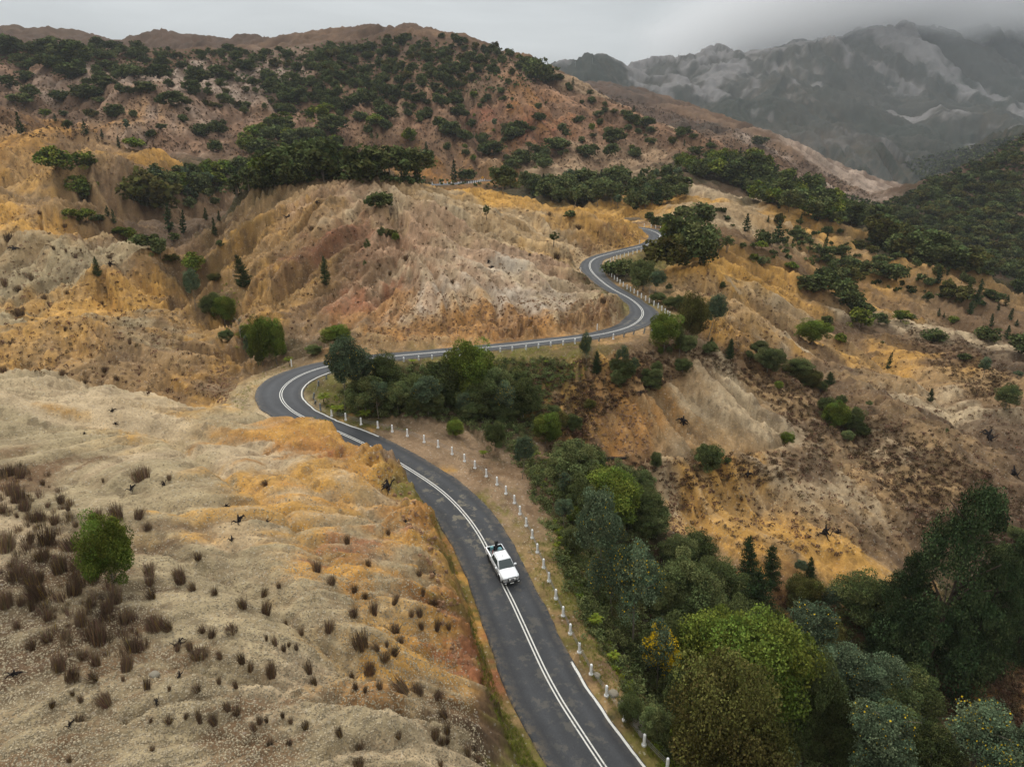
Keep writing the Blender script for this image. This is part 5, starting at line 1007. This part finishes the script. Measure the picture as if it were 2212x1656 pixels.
rkm_=plain('broken_rock',(.22,.13,.075),.95,.05,0,1.2,.5)
cover('broken_rock','angular rust-brown broken rock along the road cuttings and gully faces',rkm_,[
 ([(800,690),(900,620),(1000,640),(1330,640),(1345,690),(1100,715),(860,740),(790,740)],900),([(1230,850),(1330,850),(1420,900),(1400,980),(1240,970)],420),([(1450,1030),(1500,1200),(1430,1180)],160),([(1180,560),(1250,565),(1380,530),(1390,505),(1340,505)],260),([(790,960),(850,985),(940,1150),(1000,1330),(1010,1450),(985,1450),(900,1180),(800,1000)],120),([(470,760),(515,830),(480,880),(440,840)],200)],mk_stone,(.10,.45),611)
cover('loose_stones','loose pale gravel and stones strewn over the foreground hill',stm,[
 ([(0,810),(300,862),(700,930),(830,990),(950,1180),(1010,1450),(1060,1656),(0,1656)],22000),([(0,1150),(900,1250),(1060,1656),(0,1656)],16000),([(1240,830),(1700,870),(1740,930),(1600,960),(1300,960)],1200),([(1440,1040),(1900,1060),(1850,1200),(1500,1180)],1200),([(950,960),(1060,1010),(1180,1200),(1150,1200),(1080,1080)],500)],mk_stone,(.035,.13),609)
# ------------------------------------------------------------------ guard posts and wire ropes
def post_mesh(detail=True):
    mb=MB(); n=8
    ring=lambda r,z:[(r*math.cos(2*math.pi*(j+.5)/n),r*.8*math.sin(2*math.pi*(j+.5)/n),z) for j in range(n)]
    mb.loft([ring(.15,-.1),ring(.145,.5),ring(.14,1.0),ring(.09,1.07)]); return mb
pm_body=post_mesh().mesh('post_body',M['white'])
mb=MB(); n=12; ring=lambda r,z:[(r*math.cos(2*math.pi*j/n),r*math.sin(2*math.pi*j/n),z) for j in range(n)]
mb.loft([ring(.20,-.1),ring(.20,.09),ring(.165,.12),ring(.15,.06)]); pm_collar=mb.mesh('collar',M['white'])
mb=MB()
for z in (.42,.62,.82): mb.box(-.13,.13,-.135,-.11,z-.02,z+.02)
pm_clip=mb.mesh('rope_clips',M['black'])
mb=MB(); mb.tube([(0,0,1.05),(0,0,1.16)],.05,8); pm_cap=mb.mesh('reflector',M['black'])
pm_grey=post_mesh().mesh('grey_post_body',M['grey_post'])
ORD='first second third fourth fifth sixth seventh eighth ninth tenth eleventh twelfth thirteenth fourteenth fifteenth sixteenth seventeenth eighteenth nineteenth twentieth'.split()
def ordw(i):
    if i<20: return ORD[i]
    t={2:'twenty',3:'thirty',4:'forty',5:'fifty',6:'sixty',7:'seventy',8:'eighty',9:'ninety'}; n=i+1
    if n>=100: return None
    if n%10==0: return {2:'twentieth',3:'thirtieth',4:'fortieth',5:'fiftieth',6:'sixtieth',7:'seventieth',8:'eightieth',9:'ninetieth'}[n//10]
    return t[n//10]+'-'+ORD[n%10-1]
def gpost(P,rz,near,cap,label,group,grey=False,lean=0,h=1.0,slim=1.0):
    if near:
        o=empty('guard_post',P,rz); link('post_body',pm_grey if grey else pm_body,o)
        if not grey: link('collar',pm_collar,o); 
        link('rope_clips',pm_clip,o)
        if cap: link('reflector',pm_cap,o)
    else:
        o=link('guard_post',pm_grey if grey else pm_body); o.location=P; o.rotation_euler=(0,0,rz)
    if lean: o.rotation_euler=(lean,lean*.5,rz)
    o.scale=(slim,slim,h); tag(o,label,'post',group); return o
def run(lst,where,group,caps=(),greys=(),strands=(.42,.62,.82)):
    pts=[]
    for i,(u,v) in enumerate(lst):
        p=on_road(u,v); k=nearest_k(p); z=ground_z(p[0],p[1]); P=Vector((p[0],p[1],min(p[2],z+.05) if abs(z-p[2])<.6 else p[2]-.05)); pts.append(P)
        rz=math.atan2(RT[k,1],RT[k,0])
        gpost(P,rz+ (0 if True else 0),P.y<135,i in caps,f'{"grey weathered" if i in greys else "white"} guard post, {ordw(i)} from {where}',group,i in greys,.12 if i in greys else 0)
    mb=MB()
    for a,b in zip(pts[:-1],pts[1:]):
        if (a-b).length>9: continue
        for s in strands:
            A=a+Vector((0,0,s)); B=b+Vector((0,0,s)); m=A.lerp(B,.5)-Vector((0,0,.03)); mb.tube([A,m,B],.014,4,False)
    o=mb.build('wire_rope_barrier',M['wire']); tag(o,'wire ropes on the '+group,'wire rope'); return pts
run(P_outer,'the left hairpin down the outer verge','guard posts down the near verge',caps=(0,3,7,11,16,20,24,27))
run(P_straight,'the big wattle along the straight','guard posts along the middle straight',caps=(1,5,9),greys=(17,19,20,21))
run(P_bend,'the right bend up round the inner curve','guard posts round the upper bends')
run(P_top,'behind the big round tree along the top bend','guard posts at the top bend')
for (u,v),w_ in zip(P_left,['at the foot of the cutting by the top bend','on the left edge of the upper hairpin','below the dome hill where the road turns right','beside the tree fern on the left hairpin']):
    P=on_road(u,v); gpost(Vector(P)-Vector((0,0,.05)),.3,False,False,f'slim white roadside marker post {w_}','slim roadside markers',slim=.6,h=1.15)
for i,(u,v) in enumerate(P_broken):
    P=on_road(u,v); gpost(Vector(P)-Vector((0,0,.1)),.3*i,True,False,['upright grey post beside the first white post at the hairpin','broken grey post leaning low inside the hairpin','splintered grey post among loose ropes inside the hairpin','grey post behind the broken ones on the inside of the hairpin','tall grey post half hidden by the big wattle at the hairpin'][i],'old grey posts inside the hairpin',True,[0,.5,.25,.1,.05][i],[1,.7,.9,1,1.1][i])
mb=MB(); q=[Vector(on_road(*p))+Vector((0,0,.7)) for p in (P_broken[0],P_broken[1],P_broken[2],P_broken[3],P_broken[4])]
for dz in (0,-.25):
    for a,b in zip(q[:-1],q[1:]): mb.tube([a+Vector((0,0,dz)),a.lerp(b,.5)+Vector((.1,0,dz-.3)),b+Vector((0,0,dz))],.014,4,False)
tag(mb.build('wire_rope_barrier',M['wire']),'slack tangled wire ropes between the broken grey posts','wire rope')
fp=cv(553,0,3.993,[(1520,1590),(1587,1592),(1620,1590),(1650,1587),(1685,1588),(1745,1587),(1772,1583),(1835,1583),(1855,1582),(1875,1580),(1893,1578),(1910,1575),(1925,1570),(1940,1565),(1955,1562),(1970,1560)])
for i,(u,v) in enumerate(fp):
    P=hit(u,v)
    if P is None: continue
    o=link('guard_post',pm_body); o.location=P; o.scale=(1.3,1.3,1.15); tag(o,f'tiny white guard post, {ordw(i)} from the left beside the distant road','post','far guard posts on the distant road')
# orange diamond warning sign on the distant road
P=hit(1042.5,391)
s_=empty('warning_sign',P); tag(s_,'small orange diamond warning sign beside the distant stretch of road','sign')
mb=MB(); mb.tube([(0,0,-.3),(0,0,2.2)],.05,6); mb.build('sign_pole',M['wire'],s_)
mb=MB(); mb.add([(0,-.04,.9),(.85,-.04,1.9),(0,-.04,2.9),(-.85,-.04,1.9),(0,-.08,.9),(.85,-.08,1.9),(0,-.08,2.9),(-.85,-.08,1.9)],[(0,1,2,3),(4,7,6,5),(0,4,5,1),(1,5,6,2),(2,6,7,3),(3,7,4,0)])
mb.build('sign_panel',plain('sign_orange',(.62,.28,.02),.6),s_)
# radio masts on the far hilltop
for (u,v,h,lab) in ((1243,143.5,13,'short lattice radio mast with a dish on the left of the far hilltop'),(1279.5,138.5,17,'thin tall radio mast on the crest of the far hilltop')):
    P=hit(u,v+1.2)
    if P is None: continue
    k=P[1]/2250; o=empty('radio_mast',P); tag(o,lab,'mast','radio masts on the far hilltop'); mb=MB(); r=1.1 if h<15 else .5
    legs=[(math.cos(a)*r,math.sin(a)*r) for a in (0,2.1,4.2)]
    for x,y in legs: mb.tube([(x,y,-2),(x*.6,y*.6,h*k)],.28,4)
    for z in range(0,int(h),2):
        for i in range(3): a,b=legs[i],legs[(i+1)%3]; mb.tube([(a[0],a[1],z),(b[0]*.9,b[1]*.9,z+2)],.14,3)
    mb.build('mast_frame',M['wire'],o)
    mb=MB(); mb.tube([(-.2,-1.6,h*k*.9),(-.2,-.9,h*k*.9)],[1.5 if h<15 else .6]*2,10); mb.build('antenna_dish',M['grey_post'],o)
# stacked timber on the dome shoulder, fallen log below the spur
P=hit(1366,476); o=empty('timber_stack',P,.15); tag(o,'low stack of old grey timber lying on the dome shoulder above the top bend','timber stack')
rs=np.random.default_rng(77)
for i,(dx,dy,dz,L_,a) in enumerate([(-1,0,.15,7,.03),(.3,.5,.2,8,-.02),(-.4,1,.15,7,.06),(-.2,.3,.5,7.5,-.04),(.6,.8,.5,6,.02),(0,.6,.85,6.5,.03),(-4.5,.3,.2,3.5,.2),(3.4,.7,.15,3.5,-.12)]):
    mb=MB(); c_,s2=math.cos(a),math.sin(a); mb.tube([(dx-L_/2*c_,dy-L_/2*s2,dz),(dx+L_/2*c_,dy+L_/2*s2,dz+.05)],[.2,.17],7); mb.build('log',M['timber'],o)
a_,b_=hit(1296,996),hit(1352,992); mb=MB()
if a_ is not None and b_ is not None:
    A=Vector(a_)+Vector((0,0,.25)); B=Vector(b_)+Vector((0,0,.25)); mb.tube([A,A.lerp(B,.4)+Vector((0,0,.1)),B],[.32,.28,.18],8); mb.tube([A.lerp(B,.3),A.lerp(B,.25)+Vector((.3,-.5,.7))],[.1,.04],5)
    tag(mb.build('fallen_log',M['char']),'long blackened fallen log lying along the bench below the spur','log')
# boulders along the outer verge at the bottom right
for i,(u,v,r_,lab) in enumerate([(1325,1498,.4,'rounded pale boulder on the bank just outside the lower guard posts'),(1344,1520,.35,'smaller grey boulder next to the rounded pale one'),(1371,1548,.45,'angular grey boulder beside the reflector post near the bottom'),(1381,1563,.45,'flat boulder wedged below the angular one on the bank'),(1389,1582,.4,'lichen grey boulder lowest on the bank near the bottom edge'),(1290,1458,.3,'small stone block beside the seventh lower post'),(333,1457,.28,'lone tan boulder among rushes at the lower left')]):
    P=hit(u,v)
    rs=np.random.default_rng(800+i); import bmesh
    bm=bmesh.new(); bmesh.ops.create_icosphere(bm,subdivisions=3,radius=1)
    for w__ in bm.verts:
        c=w__.co; k=1+.22*float(vnoise(np.array(c.x*1.6+i*5+20),np.array(c.y*1.6+c.z*1.3+20)))-.1; w__.co=Vector((c.x*k*1.2,c.y*k,c.z*k*.75))
    me=bpy.data.meshes.new('boulder'); bm.to_mesh(me); bm.free(); me.materials.append(M['stone'])
    o=link('boulder',me); o.location=P; o.scale=(r_,r_,r_); o.rotation_euler=(0,0,i); tag(o,lab,'boulder','boulders by the road and rushes')

# ------------------------------------------------------------------ the white pickup
cp,nt,o=newmat('white_car_paint'); b=principled(nt,o,.28,.5); b.inputs['Base Color'].default_value=(.83,.84,.85,1); b.inputs['Coat Weight'].default_value=.4
gl,nt,o=newmat('car_glass'); b=principled(nt,o,.06,.6); b.inputs['Base Color'].default_value=(.03,.045,.045,1)
ch,nt,o=newmat('chrome'); b=principled(nt,o,.2,.5); b.inputs['Base Color'].default_value=(.6,.6,.6,1); b.inputs['Metallic'].default_value=1
lt,nt,o=newmat('lamp_lens'); b=principled(nt,o,.1,.7); b.inputs['Base Color'].default_value=(.75,.75,.72,1)
rl,nt,o=newmat('tail_lens'); b=principled(nt,o,.2,.6); b.inputs['Base Color'].default_value=(.4,.02,.02,1)
ra=Vector(on_road(1058,1213.7)); fa=Vector(on_road(1080.9,1254.5)); fw=(fa-ra).normalized()      # right-hand wheels touch the road here
up=Vector((0,0,1)); lf=up.cross(fw).normalized(); up2=fw.cross(lf).normalized(); mid=ra.lerp(fa,.5)+lf*.79
car=empty('pickup_truck',mid+up2*.035); car.rotation_euler=Matrix((( -lf.x,fw.x,up2.x),(-lf.y,fw.y,up2.y),(-lf.z,fw.z,up2.z))).to_euler()
tag(car,'white extra-cab pickup truck driving down the road towards the viewer with a loaded open tray','pickup truck')
# local axes: x = car's right, y = forward, z = up
def mir(ps): return [(x,y,z) for x,y,z in ps]+[(-x,y,z) for x,y,z in ps[::-1]]
def sect(y,w,zt,zb=.48,crown=.03): return mir([(w*.62,y,zb-.04),(w*.95,y,zb),(w,y,zb+.28),(w*.985,y,zt-.16),(w*.93,y,zt-.03),(w*.6,y,zt+crown*.6),(w*.2,y,zt+crown)])
mb=MB(); mb.loft([sect(2.62,.72,.92,.62),sect(2.55,.84,.99,.52),sect(2.38,.90,1.05),sect(2.0,.925,1.10),sect(1.55,.93,1.14),sect(1.2,.93,1.17),sect(.6,.93,1.17,crown=0),sect(-.95,.93,1.17,crown=0)])
mb.build('body',cp,car,True)
def gh(y,wb,wt,zt): return mir([(wb,y,1.12),(wb*.985,y,1.2),(wt+.02,y,zt-.07),(wt-.05,y,zt),(wt*.3,y,zt+.025)])
# cab: raked windscreen, flat roof, upright back
mb=MB()
bot=[(-.86,1.28),(.86,1.28),(.89,.9),(.89,-.93),(-.89,-.93),(-.89,.9)]
def cabring(z,f0,f1,r,wt): return [(-wt,f1,z),(wt,f1,z),(wt+.03,f0,z),(wt+.02,r,z),(-wt-.02,r,z),(-wt-.03,f0,z)]
mb.loft([cabring(1.13,.95,1.30,-.94,.84),cabring(1.45,.72,.85,-.92,.77),cabring(1.74,.42,.45,-.86,.67),cabring(1.80,.25,.36,-.80,.60),cabring(1.815,.1,.25,-.7,.5)])
mb.build('cab_roof',cp,car,True)
def panel(name,ps,mat,off=.012):
    mb=MB(); n=len(ps); P=[Vector(p) for p in ps]; nn=(P[1]-P[0]).cross(P[2]-P[0]).normalized()
    c=sum(P,Vector())/n
    if nn.dot(c-Vector((0,0,1.2)))<0: nn=-nn
    mb.loft([[p-nn*.02 for p in P],[p+nn*off for p in P]]); return mb.build(name,mat,car)
panel('windscreen',[(-.79,1.25,1.17),(.79,1.25,1.17),(.66,.52,1.70),(-.66,.52,1.70)],gl,.03)
for s in (1,-1):
    panel('side_window',[(s*.875,.98,1.19),(s*.875,-.30,1.19),(s*.715,-.30,1.66),(s*.715,.42,1.66)],gl,.02)
    panel('side_window',[(s*.878,-.36,1.19),(s*.878,-.82,1.24),(s*.715,-.66,1.66),(s*.715,-.36,1.66)],gl,.02)
    mb=MB(); mb.tube([(s*.62,.30,1.815),(s*.62,-.3,1.83),(s*.62,-.76,1.82)],.012,4); mb.build('roof_seam',M['black'],car)
panel('rear_window',[(-.6,-.92,1.25),(.6,-.92,1.25),(.58,-.885,1.62),(-.58,-.885,1.62)],gl,.02)
# tray
mb=MB()
for s in (1,-1):
    mb.loft([[(s*.84,y,.62),(s*.93,y,.62),(s*.94,y,1.0),(s*.92,y,1.17),(s*.84,y,1.19)] for y in (-.98,-1.8,-2.62)])
mb.box(-.84,.84,-2.66,-2.58,.62,1.17); mb.box(-.84,.84,-1.02,-.96,.62,1.17); mb.build('tray_sides',cp,car)
mb=MB(); mb.box(-.84,.84,-2.58,-1.02,.58,.66); mb.box(-.838,-.80,-2.57,-1.03,.66,1.12); mb.box(.80,.838,-2.57,-1.03,.66,1.12); mb.box(-.80,.80,-2.575,-2.54,.66,1.12); mb.box(-.8,.8,-1.06,-1.03,.66,1.12); mb.build('tray_liner',M['black'],car)
mb=MB(); mb.tube([(-.8,-1.0,1.17),(-.74,-1.0,1.72),(.74,-1.0,1.72),(.8,-1.0,1.17)],.035,6); mb.build('headboard_bar',M['wire'],car)
mb=MB(); mb.box(-.8,.8,-2.0,-1.9,.42,.60); mb.box(-.86,.86,-2.74,-2.62,.48,.62); mb.box(-.80,.80,-2.5,2.2,.36,.50); mb.build('chassis',M['black'],car)
for s in (1,-1):
    mb=MB(); mb.box(s*.80 if s>0 else -.93,.93 if s>0 else -.80,-2.70,-2.655,.80,1.08); mb.build('tail_lamp',rl,car)
    for y in (1.62,-1.60):
        w_=empty('wheel',(s*.80,y,.38)); w_.parent=car
        mb=MB(); n=20; r3=lambda r,x:[(x,r*math.cos(2*math.pi*j/n),r*math.sin(2*math.pi*j/n)) for j in range(n)]
        mb.loft([r3(.30,-.13),r3(.36,-.125),r3(.385,-.09),r3(.385,.09),r3(.36,.125),r3(.25,.13),r3(.23,.10)]); mb.build('tyre',M['black'],w_,True)
        mb=MB(); mb.loft([r3(.24,s*.02),r3(.235,s*.125),r3(.2,s*.11)])
        for k in range(6):
            a=k*math.pi/3; mb.tube([(s*.115,0,0),(s*.12,.22*math.cos(a),.22*math.sin(a))],.028,4)
        mb.build('rim',plain('rim_dark',(.08,.08,.085),.4,.5,.6),w_)
        mb=MB(); n=16; arc=[(math.pi*j/(n-1)) for j in range(n)]
        mb.loft([[(s*(.90),y+.44*math.cos(a),.40+.44*math.sin(a)),(s*(.965),y+.46*math.cos(a),.40+.46*math.sin(a)),(s*.965,y+.50*math.cos(a),.40+.50*math.sin(a)),(s*.90,y+.52*math.cos(a),.40+.52*math.sin(a))] for a in arc]); mb.build('wheel_arch',M['black'] if y<0 else cp,car,False)
        mb=MB(); mb.loft([[(s*.935,y,.42)]*3 for _ in range(2)]) if False else None
        mb=MB(); cc=[(s*.938,y+.43*math.cos(a),.40+.43*math.sin(a)) for a in arc]+[(s*.938,y-.43,.30),(s*.938,y+.43,.30)]; c2_=[(x-s*.05,yy,z) for x,yy,z in cc]; mb.loft([c2_,cc]); mb.build('wheel_well_shade',M['black'],car)  # dark panel stands in for the shaded wheel opening, which is not cut out
    mb=MB(); mb.loft([[(s*.90,1.0,1.16),(s*.90,.88,1.16),(s*.90,.88,1.22),(s*.90,1.0,1.22)],[(s*1.0,1.02,1.14),(s*1.0,.86,1.14),(s*1.0,.86,1.30),(s*1.0,1.02,1.30)],[(s*1.16,1.02,1.16),(s*1.16,.88,1.16),(s*1.16,.88,1.29),(s*1.16,1.02,1.29)]]); mb.build('mirror',cp,car,False,.01)
    mb=MB(); mb.loft([[(s*.90,2.30,.80),(s*.90,2.30,1.0),(s*.86,2.12,1.05)],[(s*.62,2.64,.76),(s*.62,2.62,.93),(s*.60,2.45,1.03)]]); mb.build('headlight',lt,car)
    mb=MB(); mb.box(s*.70-.09,s*.70+.09,2.74,2.79,.50,.58); mb.build('fog_lamp',lt,car)
    mb=MB(); n=12; mb.loft([[(s*.28+.11*math.cos(2*math.pi*j/n),y,.98+.11*math.sin(2*math.pi*j/n)) for j in range(n)] for y in (2.74,2.84)]); mb.build('driving_light',lt,car)
    mb=MB(); mb.box(s*.90 if s>0 else -1.0,1.0 if s>0 else -.90,-1.1,1.1,.34,.39); mb.build('side_step',M['black'],car)
    mb=MB(); mb.box(s*.935 if s>0 else -.955,.955 if s>0 else -.935,.05,.22,.93,.97); mb.build('door_handle',cp,car)
mb=MB(); mb.box(-.46,.46,2.60,2.66,.72,.90); mb.build('grille',ch,car,False,.01)
mb=MB(); mb.box(-.9,.9,2.52,2.76,.36,.60); mb.build('front_bumper',M['black'],car,False,.04)
mb=MB()
for s in (1,-1): mb.tube([(s*.42,2.72,.5),(s*.42,2.78,.95),(s*.42,2.72,1.12)],.035,6); mb.tube([(s*.42,2.74,1.05),(s*.80,2.62,1.0),(s*.90,2.45,.80),(s*.9,2.5,.5)],.03,6)
mb.tube([(-.42,2.73,1.12),(.42,2.73,1.12)],.035,6); mb.tube([(-.42,2.78,.85),(.42,2.78,.85)],.03,6); mb.build('bull_bar',M['black'],car)
mb=MB(); mb.box(-.19,.19,2.765,2.78,.42,.54); mb.build('number_plate',lt,car)
mb=MB(); mb.tube([(.05,.1,1.82),(.05,.0,1.90)],[.03,.012],6); mb.tube([(.05,0,1.9),(.05,-.12,2.15)],.006,4); mb.build('roof_antenna',M['black'],car)
for s in (1,-1):
    mb=MB(); mb.tube([(s*.1-.45,1.30,1.19),(s*.1+.1,1.20,1.24)],.012,4); mb.build('wiper',M['black'],car)
# load in the tray: things of their own
Mx=Matrix.Translation(car.location)@car.rotation_euler.to_matrix().to_4x4()
def load(name,mb,mat,lab,cat,smooth=False):
    o=mb.build(name,mat,None,smooth); o.matrix_world=Mx; tag(o,lab,cat,'load in the pickup tray'); return o
mb=MB(); n=14; ringd=lambda r,z:[(-.45+r*math.cos(2*math.pi*j/n),-1.95+r*math.sin(2*math.pi*j/n),z) for j in range(n)]
mb.loft([ringd(.24,.66),ringd(.26,.9),ringd(.25,1.12),ringd(.19,1.22)]); load('drum',mb,plain('pale_blue_plastic',(.16,.33,.36),.5),'pale blue plastic drum at the passenger side of the tray','drum',True)
mb=MB(); mb.box(.0,.5,-1.75,-1.35,.66,.86); mb.tube([(.55,-1.3,.9),(.2,-2.3,.95)],.03,5); load('crate',mb,plain('red_plastic',(.40,.05,.05),.5),'low red crate in the middle of the pickup tray','crate')
mb=MB(); mb.loft([[(-.25,-2.05,.70),(.05,-2.05,.70),(.05,-1.9,.70),(-.25,-1.9,.70)],[(-.30,-2.35,1.45),(-.02,-2.35,1.45),(-.02,-2.2,1.45),(-.30,-2.2,1.45)],[(-.40,-2.50,1.85),(-.02,-2.50,1.85),(-.02,-2.3,1.85),(-.40,-2.3,1.85)]]); mb.tube([(-.45,-2.1,1.1),(-.62,-2.2,1.35),(-.6,-2.35,1.5),(-.45,-2.4,1.45)],.02,5); load('folded_equipment',mb,M['black'],'black equipment case standing tilted above the tailgate of the pickup','case')
mb=MB(); mb.box(.15,.45,-2.5,-2.25,.66,1.28); load('jerry_can',mb,plain('teal_canvas',(.17,.36,.38),.8),'small teal bag by the pickup tailgate','bag')
mb=MB(); mb.box(.45,.76,-2.2,-1.2,.66,.95); load('toolbox',mb,plain('toolbox_grey',(.14,.15,.15),.6),'long grey toolbox along the driver side of the tray','toolbox')

# ------------------------------------------------------------------ air and cloud
hv,nt,o=newmat('haze_air'); pv_=nt.nodes.new('ShaderNodeVolumePrincipled'); pv_.inputs['Density'].default_value=.00007; pv_.inputs['Color'].default_value=(.82,.89,.96,1); pv_.inputs['Anisotropy'].default_value=.1
nt.links.new(pv_.outputs[0],o.inputs['Volume'])
zmin=float(Z.min())-1; zmax=float(Z.max())+6
mb=MB(); mb.box(-6800,6800,-60,6800,zmin,max(zmax,90)); haze=mb.build('haze',hv); tag(haze,'pale even haze filling the valley air',None,None,'stuff')
cm,nt,o=newmat('cloud_mist'); pv_=nt.nodes.new('ShaderNodeVolumePrincipled'); pv_.inputs['Color'].default_value=(.97,.97,.98,1); pv_.inputs['Anisotropy'].default_value=.2
g=nt.nodes.new('ShaderNodeNewGeometry'); sp=nt.nodes.new('ShaderNodeSeparateXYZ'); nt.links.new(g.outputs['Position'],sp.inputs[0])
mp=nt.nodes.new('ShaderNodeMapping'); mp.inputs['Scale'].default_value=(.0030,.0022,.0062); nt.links.new(g.outputs['Position'],mp.inputs[0])
nn=noise(nt,mp.outputs[0],1.0,5,.6)
hgt=nmath(nt,'MULTIPLY_ADD',sp.outputs[2],1/150.,-CLOUD_Z/150.) if 'CLOUD_Z' in globals() else nmath(nt,'MULTIPLY_ADD',sp.outputs[2],1/150.,-345/150.)
df=nmath(nt,'MULTIPLY_ADD',sp.outputs[0],1/2600.,-900/2600.)        # the deck hangs lower towards the right
dn=nmath(nt,'ADD',nmath(nt,'ADD',hgt,nmath(nt,'MULTIPLY',df,.30)),nmath(nt,'MULTIPLY_ADD',nn,2.4,-1.2))
ex=nmath(nt,'MULTIPLY',ramp(nt,sp.outputs[0],650,1500),ramp(nt,sp.outputs[1],2560,3000))
dens=nmath(nt,'MULTIPLY',nmath(nt,'MULTIPLY',ramp(nt,dn,.0,.9),.009),ex); nt.links.new(dens,pv_.inputs['Density']); nt.links.new(pv_.outputs[0],o.inputs['Volume'])
cm.cycles.volume_step_rate=.25
mb=MB(); mb.loft([[(400,2500,200),(5200,2500,200),(5200,5200,200),(700,5200,200)],[(400,2500,640),(5200,2500,640),(5200,5200,640),(700,5200,640)]]); cloud=mb.build('low_cloud',cm); tag(cloud,'low grey cloud wrapping the mountain tops',None,None,'stuff')
# ------------------------------------------------------------------ at most 300 of a kind stand alone; the smallest in view are merged into one cover
def pxh(t): P=t[0].location; return t[5]*px_per_m(P)[0]
bykind={}
for t in THINGS: bykind.setdefault(t[1],[]).append(t)
keep=[]
for kd,lst in bykind.items():
    lst.sort(key=pxh,reverse=True); CAP=285
    keep+=lst[:CAP]
    rest=lst[CAP:]
    if rest:
        Vs=[];Fs=[];Ts=[];b=0
        bpy.context.view_layer.update()
        for t in rest:
            o=t[0]; src=o if o.type=='MESH' else [c for c in o.children if c.name.startswith(('crown','fronds'))][0]; me=src.data
            v=np.empty(len(me.vertices)*3,np.float32); me.vertices.foreach_get('co',v); v=v.reshape(-1,3)
            f=np.empty(len(me.loops),np.int32); me.loops.foreach_get('vertex_index',f); f=f.reshape(-1,4)
            c=np.empty(len(me.vertices)*4,np.float32); me.color_attributes['tint'].data.foreach_get('color',c); c=c.reshape(-1,4)[:,:3].copy(); c[:,0]*=rng.uniform(.75,1.25)
            mw=np.array(Matrix.LocRotScale(o.location,o.rotation_euler,o.scale)); v=v@mw[:3,:3].T+mw[:3,3]
            Vs.append(v);Fs.append(f+b);Ts.append(c);b+=len(v)
            for cch in list(o.children): bpy.data.objects.remove(cch)
            bpy.data.objects.remove(o)
        nm={'dark':'distant_bushes','mid':'distant_trees'}.get(kd,'distant_'+NAME[kd]+'s')
        o=link(nm,mesh_np(nm,np.vstack(Vs),np.vstack(Fs),[M[{'broad':'bright','green':'mid'}.get(kd,kd) if kd not in M else kd]],False,np.vstack(Ts)))
        tag(o,'mass of the smallest '+{'dark':'dark bushes','mid':'green trees'}.get(kd,NAME[kd].replace('_',' ')+'s')+' on the far slopes',None,None,'stuff')
# ------------------------------------------------------------------ labels that single each plant out
PL={'broad':'bright green leafy trees','dark':'dense dark green bushes','mid':'mid green rounded trees','olive':'olive brown shrubs','blue':'feathery blue-green wattles','yellow':'yellow flowering wattles','pine':'dark conical pines','green':'slender airy trees','rush':'dark brown rush tussocks','fern':'bright tree ferns','stump':'charred black stumps','bare':'pale leafless trees'}
SG={'broad':'bright green leafy tree','dark':'dense dark green bush','mid':'mid green rounded tree','olive':'olive brown shrub','blue':'feathery blue-green wattle','yellow':'wattle covered in yellow blossom','pine':'dark conical pine','green':'slender airy tree','rush':'dark brown rush tussock','fern':'bright arching tree fern','stump':'charred black stump with roots','bare':'pale leafless tree'}
def sub(u,v):
    if v<960: return 'high on the stony foreground hill'
    if u<430 and v<1160: return 'above the lone green tree on the stony hill'
    if u<230 and v<1400: return 'left of the lone green tree on the stony hill'
    if u<480 and v<1400: return 'below and right of the lone green tree'
    if v<1280: return 'on the middle of the stony hill'
    if u>820: return 'near the cutting edge above the road'
    if u<560: return 'in the bottom left corner of the stony hill'
    if v<1480: return 'on the stony hill level with the pickup'
    return 'along the bottom edge of the stony hill'
cells={}
for t in keep:
    rg=sub(t[3],t[4]) if t[2]=='on the stony foreground hill' else t[2]
    cells.setdefault((t[1],rg),[]).append(t)
for (kd,rg),lst in cells.items():
    big=[t for t in lst if pxh(t)>=20]; small=[t for t in lst if pxh(t)<20]
    if len(big)>34: big.sort(key=pxh,reverse=True); small+=big[34:]; big=big[:34]
    for nm,L2 in (('larger ',big),('small ',small)):
        if not L2: continue
        L2.sort(key=lambda t:t[3])
        both=bool(big) and bool(small)
        for i,t in enumerate(L2):
            o=t[0]; cat=CATG[kd]
            if len(L2)==1: lab=(('one '+nm) if both else '')+SG[kd]+' '+rg; grp=None
            elif len(L2)<=34: lab=f'{ordw(i)} from left among the {nm if both else ""}{PL[kd]} {rg}'; grp=f'{nm if both else ""}{PL[kd]} {rg}'
            else: lab=f'one of many small {PL[kd]} {rg}'; grp=f'{PL[kd]} {rg}'
            wds=lab.split()
            if len(wds)>16: lab=' '.join(w for w in wds if w not in ('the','dense','bright'))
            tag(o,lab,cat,grp)
